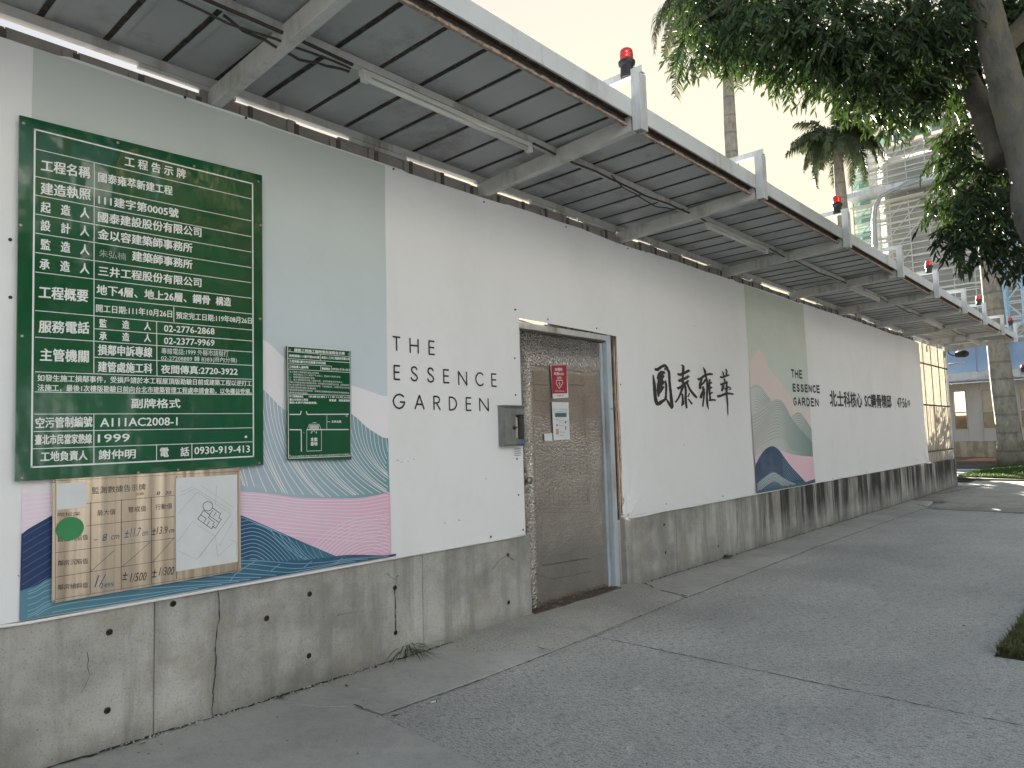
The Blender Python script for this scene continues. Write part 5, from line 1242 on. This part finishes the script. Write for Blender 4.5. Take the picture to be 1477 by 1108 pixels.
def palm(base, pts, rads, crown, L_, nf, label, seed, shaft=True):
    r0 = empty('palm_tree', base); tag(r0, label, 'palm tree', 'palm trees behind the hoarding and road')
    m = MB(); m.tube(pts, rads, 18); onwall(m.build('trunk', M['palm_bark'], smooth=True), r0)
    top = Vector(crown); rnd = random.Random(seed)
    if shaft:
        m = MB(); m.tube([tuple(top + Vector((0, 0, -1.0))), tuple(top + Vector((0, 0, -.5))), tuple(top + Vector((0, 0, .15)))], [rads[-1] * 1.05, rads[-1] * .95, rads[-1] * .5], 12); onwall(m.build('crownshaft', M['palm_green'], smooth=True), r0)
    protos = [frond(L_, d, seed + i) for i, d in enumerate((.55, .9, 1.3))]
    for i in range(nf):
        src = protos[i % 3]; o = src if i < 3 else src.copy()
        if i >= 3: COL.objects.link(o)
        o.location = top; o.rotation_euler = (rnd.uniform(-.2, .2), rnd.uniform(-.5, .25) if i % 3 == 0 else rnd.uniform(-.15, .35), i * 2.39996 + rnd.uniform(-.2, .2)); o.scale = (rnd.uniform(.85, 1.1),) * 3
        onwall(o, r0)
def curve_at(pxs, dist): return [AT(*p, dist) for p in pxs]
t1 = curve_at([(1056, 232), (1053, 180), (1050, 110), (1046, 40), (1042, -25)], 22); b1 = t1[0].copy(); b1.z = 0
palm(tuple(b1), [tuple(b1)] + [tuple(p) for p in t1], [.24, .19, .18, .155, .14, .13], t1[-1], 3.4, 24, 'tall grey palm trunk rising behind the canopy beside the second bracket', 21)
t2 = curve_at([(1217, 330), (1212, 270), (1208, 225), (1206, 196)], 30); b2 = t2[0].copy(); b2.z = 0
palm(tuple(b2), [tuple(b2)] + [tuple(p) for p in t2], [.26, .22, .20, .165, .14], t2[-1], 2.1, 40, 'palm with shaggy drooping crown in front of the netted building', 33)
t3 = curve_at([(1461, 674), (1456, 630), (1446, 560), (1437, 480), (1432, 430), (1426, 370), (1418, 250), (1410, 150), (1405, 90)], 28)
palm(tuple(t3[0]), [tuple(p) for p in t3], [.46, .34, .32, .30, .28, .27, .26, .24, .22], t3[-1], 3.2, 14, 'thick grey ringed palm trunk standing on the far grass patch', 45)

# ================================================================== big leaning tree
tr = empty('broadleaf_tree', (6.5, -.4, 0)); tag(tr, 'large leafy tree with leaning grey trunk at the right, overhanging the pavement', 'tree')
tp = [Vector((6.5, -.55, -.05)), Vector((6.52, -.2, .8)), Vector((6.5, .15, 1.8))] + [AT(x, y, 6.5) for x, y in [(1502, 330), (1487, 250), (1461, 162), (1440, 85), (1420, 0), (1405, -90), (1380, -220)]]
m = MB(); n_ = []
rr = [.24, .18, .155, .140, .132, .124, .114, .104, .095, .08]
def fine(P, rr, n=6, wob=.012, seed=1):
    Q = smooth3(P, n); R_ = []
    for i in range(len(Q)):
        t = i / (len(Q) - 1) * (len(P) - 1); k = min(len(P) - 2, int(t)); R_.append((rr[k] + (rr[k + 1] - rr[k]) * (t - k)) * (1 + wob * 4 * noise.noise((i * .5, seed, 0))))
    return Q, R_
def smooth3(P, n):
    P = [P[0]] + list(P) + [P[-1]]; out = []
    for i in range(1, len(P) - 2):
        for k in range(n):
            t = k / n; out.append(.5 * (2 * P[i] + (P[i + 1] - P[i - 1]) * t + (2 * P[i - 1] - 5 * P[i] + 4 * P[i + 1] - P[i + 2]) * t * t + (3 * P[i] - P[i - 1] - 3 * P[i + 1] + P[i + 2]) * t ** 3))
    out.append(P[-2]); return out
Q_, R__ = fine(tp, rr, 7); m.tube(Q_, R__, 20); onwall(m.build('trunk', M['bark'], smooth=True), tr)
def limb(px, rads, mat='bark_dark', seed=1, name='limb'):
    P = [AT(x, y, d) for x, y, d in px]; Q, r_l = fine(P, rads, 6, .02, seed); m = MB(); m.tube(Q, r_l, 12); onwall(m.build(name, M[mat], smooth=True), tr)
limb([(1450, 230, 6.6), (1425, 180, 6.7), (1402, 130, 6.9), (1385, 80, 7.1), (1378, 20, 7.3), (1350, -60, 7.5)], [.12, .10, .085, .075, .07, .05], seed=4)
limb([(1440, 70, 6.55), (1475, 40, 6.8), (1520, -20, 7)], [.09, .08, .07], seed=6)
limb([(1382, 60, 7.1), (1330, 40, 6.9), (1240, 60, 6.7), (1150, 50, 6.5), (1060, 40, 6.4)], [.05, .04, .03, .022, .012], seed=7)
limb([(1395, 110, 6.9), (1350, 110, 6.8), (1290, 140, 6.6), (1240, 160, 6.5)], [.035, .025, .018, .01], seed=8)
limb([(1450, 235, 6.7), (1420, 250, 6.9), (1390, 290, 7.0), (1380, 330, 6.9)], [.03, .022, .016, .008], seed=9)
limb([(1478, 280, 6.6), (1452, 300, 6.9), (1420, 320, 7.0)], [.025, .018, .01], seed=10)
limb([(1410, -60, 6.6), (1250, -60, 6.2), (1100, -20, 6.2), (1010, 30, 6.5)], [.06, .045, .03, .012], seed=11)
blobs = [(985, 84, 6.6, .19), (1008, 40, 6.6, .28), (1003, 0, 6.6, .3), (1045, 86, 6.8, .2), (1060, 20, 6.5, .35), (1095, 100, 6.8, .26), (1110, 30, 6.4, .4), (1145, 118, 6.6, .27), (1160, 40, 6.5, .42), (1195, 118, 6.6, .34), (1210, 30, 6.3, .46), (1242, 150, 6.4, .26),
         (1260, 80, 6.5, .48), (1300, 140, 6.6, .28), (1310, 60, 6.7, .5), (1350, 122, 6.8, .28), (1370, 40, 7.6, .5), (1345, 20, 6.4, .3), (1440, 60, 7.9, .6), (1475, 20, 7.6, .5), (1475, 130, 7.9, .45), (1400, 100, 8.0, .5),
         (1378, 215, 7.0, .22), (1405, 245, 7.1, .3), (1372, 285, 6.9, .26), (1425, 305, 6.9, .30), (1455, 265, 7.3, .3), (1405, 338, 6.9, .19), (1362, 325, 6.8, .11), (1455, 345, 6.9, .22), (1380, 355, 6.8, .10), (1470, 375, 6.8, .08), (1390, 190, 7.1, .2)]
cs = [(AT(x + (12 if x < 1100 else 0), y - (26 if 1090 < x < 1250 and y > 90 else (8 if x < 1100 else 0)), d), r * (.78 if (x < 1250 or 1340 < x < 1380) and y > 60 else .95)) for x, y, d, r in blobs]
rnd = random.Random(9)
up_ = [(Vector((rnd.uniform(4.6, 8.6), rnd.uniform(-2.2, 2.2), rnd.uniform(5.8, 8.2))), rnd.uniform(.6, .9)) for _ in range(16)]
onwall(leafcloud(cs, M['leaf'], 'foliage', None, .082, 1050, 3, .75, .27, .20), tr)
fo = leafcloud(up_, M['leaf'], 'upper_foliage', None, .14, 110, 4, .5, .35, .3); onwall(fo, tr)
# ================================================================== trees and buildings behind the viewer (mirrored in the glossy boards, shading the pavement; block lengthened to bounce sunlight)
tw = []
for i, (x, y, s) in enumerate(((-4, -13, 1.0), (5, -15, 1.15), (14, -13, .95))):
    r0 = empty('street_tree', (x, y, 0)); tag(r0, ['dark street tree across the road behind the viewer, left one', 'tall street tree across the road opposite the steel door', 'street tree across the road opposite the far canopy'][i], 'tree', 'street trees across the road')
    m = MB(); m.tube([(x, y, 0), (x + .1, y, 2.2 * s), (x + .3, y + .2, 4 * s)], [.22, .17, .1], 10); onwall(m.build('trunk', M['bark'], smooth=True), r0)
    rn = random.Random(40 + i); c_s = [(Vector((x + rn.uniform(-1.6, 1.6), y + rn.uniform(-1.4, 1.4), (4.6 + rn.uniform(-1.2, 1.6)) * s)), rn.uniform(.8, 1.2)) for _ in range(9)]
    onwall(leafcloud(c_s, M['leaf'], 'crown', None, .3, 45, 50 + i, .3, .4, .5), r0)
ob = empty('bounce_apartment_block', (6, -26, 0)); tag(ob, 'unseen apartment block across the road, lengthened to bounce sunlight, mirrored in the glossy boards', 'building')
m = MB(); m.box(-30, -4, -36, -26, 5.8, 17); m.box(-4, 13, -36, -27, 5.8, 14); onwall(m.build('wall', M['facade']), ob)  # pale row out of view, extended to bounce sunlight onto the banner wall
m = MB(); m.box(13, 64, -36, -25, 5.8, 18); onwall(m.build('wall', M['facade_warm']), ob)  # unseen upper storeys coloured for a golden reflection in the door
m = MB(); m.box(-30.4, 64.4, -36, -24.2, 0, 5.79); onwall(m.build('dim_reflection_storey', M['dim_storey']), ob)  # added darker storey, so the lower door reflects less light
for k in range(3):
    for j in range(4):
        m = MB(); x = -15 + j * 2.9; z = 6.6 + k * 2.8; m.box(x, x + 1.6, -25.99, -25.95, z, z + 1.5); onwall(m.build('window', M['facade_glass']), ob)
for k in range(4):
    for j in range(6):
        m = MB(); x = 14 + j * 3.2; z = 6.6 + k * 2.8; m.box(x, x + 1.8, -24.99, -24.95, z, z + 1.5); onwall(m.build('window', M['facade_glass']), ob)

# unseen low shrubs added behind the far end of the hoarding to block the sun
for i, (x, y, zt) in enumerate(((22.5, 6.6, 2.6), (25.2, 8.0, 3.1), (28.0, 9.4, 3.3), (31.0, 10.9, 3.4), (34.0, 12.4, 3.6))):
    r0 = empty('sun_blocking_shrub', (x, y, 0)); tag(r0, 'added leafy bush blocking the low sun, ' + ('nearest to the golden translucent screen', 'second behind the golden screen', 'third behind the golden screen', 'fourth behind the golden screen, before the palms', 'farthest and tallest of the row behind the golden screen')[i], 'sun_blocking_shrub')
    rn = random.Random(60 + i); c_s = [(Vector((x + rn.uniform(-1.3, 1.3), y + rn.uniform(-.9, .9), rn.uniform(.8, zt - .6))), rn.uniform(.7, 1.0)) for _ in range(6)]
    onwall(leafcloud(c_s, M['hedge'], 'foliage', None, .2, 60, 70 + i, .3, .45, .4), r0)

# ================================================================== grass
def grass(name, label, pts_fn, count, hgt, mat, seed, ztop_fn):
    rnd = random.Random(seed); m = MB()
    for _ in range(count):
        x, y = pts_fn(rnd); z = ztop_fn(x, y); a = rnd.uniform(0, 6.283); hh = hgt * rnd.uniform(.4, 1.2); w_ = hgt * .09
        dx, dy = math.cos(a), math.sin(a); lx, ly = rnd.uniform(-.6, .6) * hh, rnd.uniform(-.6, .6) * hh
        m.add([(x - dx * w_, y - dy * w_, z - .005), (x + dx * w_, y + dy * w_, z - .005), (x + lx * .4 + dx * w_ * .6, y + ly * .4 + dy * w_ * .6, z + hh * .6), (x + lx * .4 - dx * w_ * .6, y + ly * .4 - dy * w_ * .6, z + hh * .6), (x + lx, y + ly, z + hh)], [(0, 1, 2, 3), (3, 2, 4)])
    o = m.build(name, mat); tag(o, label, 'grass', kind='stuff'); return o
sheet('grass_bed', [(5.05, -4), (12.8, -4), (12.8, .55), (9.4, .78), (5.05, .80)], .002, M['soil'], .05)
def near(r):
    while True:
        x = 5.06 + 7.5 * r.random() ** 2.0; y = .80 - 3. * r.random() ** 1.5
        return x, y
grass('grass', 'worn green grass in the planting bed at the lower right edge', near, 42000, .05, M['grass_dry'], 3, lambda x, y: .01)
MP = [(22.3, 4.25), (25, 4.3), (30, 4.2), (31.3, 3.4), (31.3, -6), (21.7, -6), (21.6, 2.5), (21.8, 3.6)]
sheet('grass_mound', MP, .03, M['soil'], .09)
def mz(x, y): return .03 + .12 * max(0, min(1, (4.2 - y) * .8)) * max(0, min(1, (x - 21.7) * .4))
m = MB(); nx, ny = 30, 24
for i in range(nx + 1):
    for j in range(ny + 1):
        x = 21.7 + 9.5 * i / nx; yt_ = 2.4 + 1.8 * min(1, i / 3); y = -6 + (yt_ + 6) * j / ny; m.v.append((x, y, mz(x, y) + .005))
m.f = [(i * (ny + 1) + j, (i + 1) * (ny + 1) + j, (i + 1) * (ny + 1) + j + 1, i * (ny + 1) + j + 1) for i in range(nx) for j in range(ny)]
o = m.build('mound_soil', M['grass'], smooth=True); o['kind'] = 'structure'
def farp(r):
    x = 21.7 + 9.5 * r.random() ** 1.3; yt_ = 2.4 + 1.8 * min(1, (x - 21.7) / .95); return x, yt_ - 5 * r.random() ** 1.2
grass('grass', 'bright mown grass around the thick palm trunk at the far corner', farp, 50000, .07, M['grass'], 6, mz)

# weeds, litter
def weed(name, label, px, n, L_, seed, mat='leaf_small', spread=1.):
    rnd = random.Random(seed); m = MB(); x0, y0 = G(*px)
    for k in range(n):
        a = rnd.uniform(-2.9, .3) if spread > .5 else rnd.uniform(0, 6.28); el = rnd.uniform(.5, 1.35); LL = L_ * rnd.uniform(.5, 1.15); d = Vector((math.cos(a) * math.cos(el), math.sin(a) * math.cos(el), math.sin(el)))
        side = Vector((-math.sin(a), math.cos(a), 0)) * L_ * .018; P = []
        for i in range(8):
            t = i / 7; P.append(Vector((x0, y0, .0)) + d * LL * t * (1 - .15 * t) + Vector((d.x, d.y, 0)) * LL * .5 * t * t + Vector((0, 0, -LL * .85 * t * t * math.sin(el))))
        n0 = len(m.v)
        for i, p in enumerate(P):
            ww = side * (1 - (i / 7) ** 2) + side * .08; p.z = max(p.z, .008); m.v += [tuple(p - ww), tuple(p + ww)]
        m.f += [(n0 + 2 * i, n0 + 2 * i + 1, n0 + 2 * i + 3, n0 + 2 * i + 2) for i in range(7)]
    o = m.build(name, M[mat]); tag(o, label, 'weed'); return o
weed('weed', 'spidery green weed sprouting at the foot of the wall left of the door', (587, 944), 46, .30, 5)
weed('weed', 'small low weed tuft at the wall foot right of the door', (1045, 805), 60, .16, 8)
weed('weed', 'thin weed growing from the pavement crack below the steel plate', (402, 1008), 22, .09, 15)
weed('weed', 'tiny dry weed at the foot of the stained wall', (1195, 760), 26, .16, 9, 'grass_dry')
bt = empty('cigarette_butt', (*G(625, 1014), .008)); tag(bt, 'white cigarette butt lying on the dark pavement', 'litter')
x, y = G(625, 1014); m = MB(); m.tube([(x - .014, y + .004, .006), (x + .012, y - .004, .006)], .0045, 8); onwall(m.build('paper_tube', M['butt'], smooth=True), bt)
m = MB(); m.tube([(x + .0125, y - .0045, .006), (x + .019, y - .0065, .006)], .0045, 8); onwall(m.build('filter', M['dry_leaf'], smooth=True), bt)
leaf_l = ['dry brown leaf on the pale slab at lower left', 'dry leaf by the wall foot under the steel plate', 'dark leaf fragment near the crack corner', 'small dry leaf before the door ramp', 'dry leaf lying on the middle of the dark pavement', 'curled leaf near the grass bed corner']
for i, p in enumerate([(205, 1076), (500, 992), (570, 1035), (705, 925), (690, 1040), (1390, 905)]):
    x, y = G(*p); a = i * 1.3; m = MB(); u = Vector((math.cos(a), math.sin(a))); v = Vector((-u.y, u.x)); q = []
    for s, wd in ((-1, 0), (-.4, .35), (.3, .38), (1, 0)): q.append((x + u.x * s * .022 + v.x * wd * .022, y + u.y * s * .022 + v.y * wd * .022, .007 + .006 * abs(s)))
    for s, wd in ((.3, -.38), (-.4, -.35)): q.append((x + u.x * s * .022 + v.x * wd * .022, y + u.y * s * .022 + v.y * wd * .022, .012))
    m.add(q, [tuple(range(6))]); tag(m.build('fallen_leaf', M['dry_leaf']), leaf_l[i], 'leaf', 'fallen leaves on the pavement')
rnd = random.Random(77); m = MB()
for _ in range(420):
    x = rnd.uniform(1.0, 11); y = min(3.55, 3.5 - abs(rnd.gauss(0, .9))); s_ = rnd.uniform(.003, .011); a = rnd.uniform(0, 6.28)
    m.add([(x + s_ * math.cos(a + k * 1.57) * (1 if k % 2 else .45), y + s_ * math.sin(a + k * 1.57) * (1 if k % 2 else .45), .006 + rnd.uniform(0, .003)) for k in range(4)], [(0, 1, 2, 3)])
tag(m.build('leaf_litter', M['dry_leaf']), 'tiny bits of dry leaf litter scattered over the pavement', 'litter', kind='stuff')
# crumbs of broken mortar at the wall foot
rnd = random.Random(14); m = MB()
for _ in range(900):
    if rnd.random() < .6: x = rnd.uniform(1.2, 4.2)
    else: x = rnd.uniform(5.5, 14)
    y = D - .008 - abs(rnd.gauss(0, .03)); s = rnd.uniform(.002, .007); z = .004
    m.add([(x + s * math.cos(k * 2.1 + rnd.random()), y + s * math.sin(k * 2.1 + rnd.random()), z) for k in range(3)] + [(x, y, z + s)], [(0, 1, 3), (1, 2, 3), (2, 0, 3)])
tag(m.build('mortar_crumbs', M['apron']), 'grey mortar crumbs strewn along the foot of the wall', 'rubble', kind='stuff')

for o in bpy.data.objects:                                      # flat print and lumps too small to pick apart
    if o.parent and o.name.split('.')[0] in ('lettering', 'handwriting', 'sealant', 'printed_table', 'printed_notice', 'printed_words', 'ridge_lines', 'map_lines', 'plan_outline', 'calligraphy', 'engraved_table', 'embossed_lines', 'scratched_lines', 'printed_lines', 'overwritten_name'):
        o['kind'] = 'stuff'
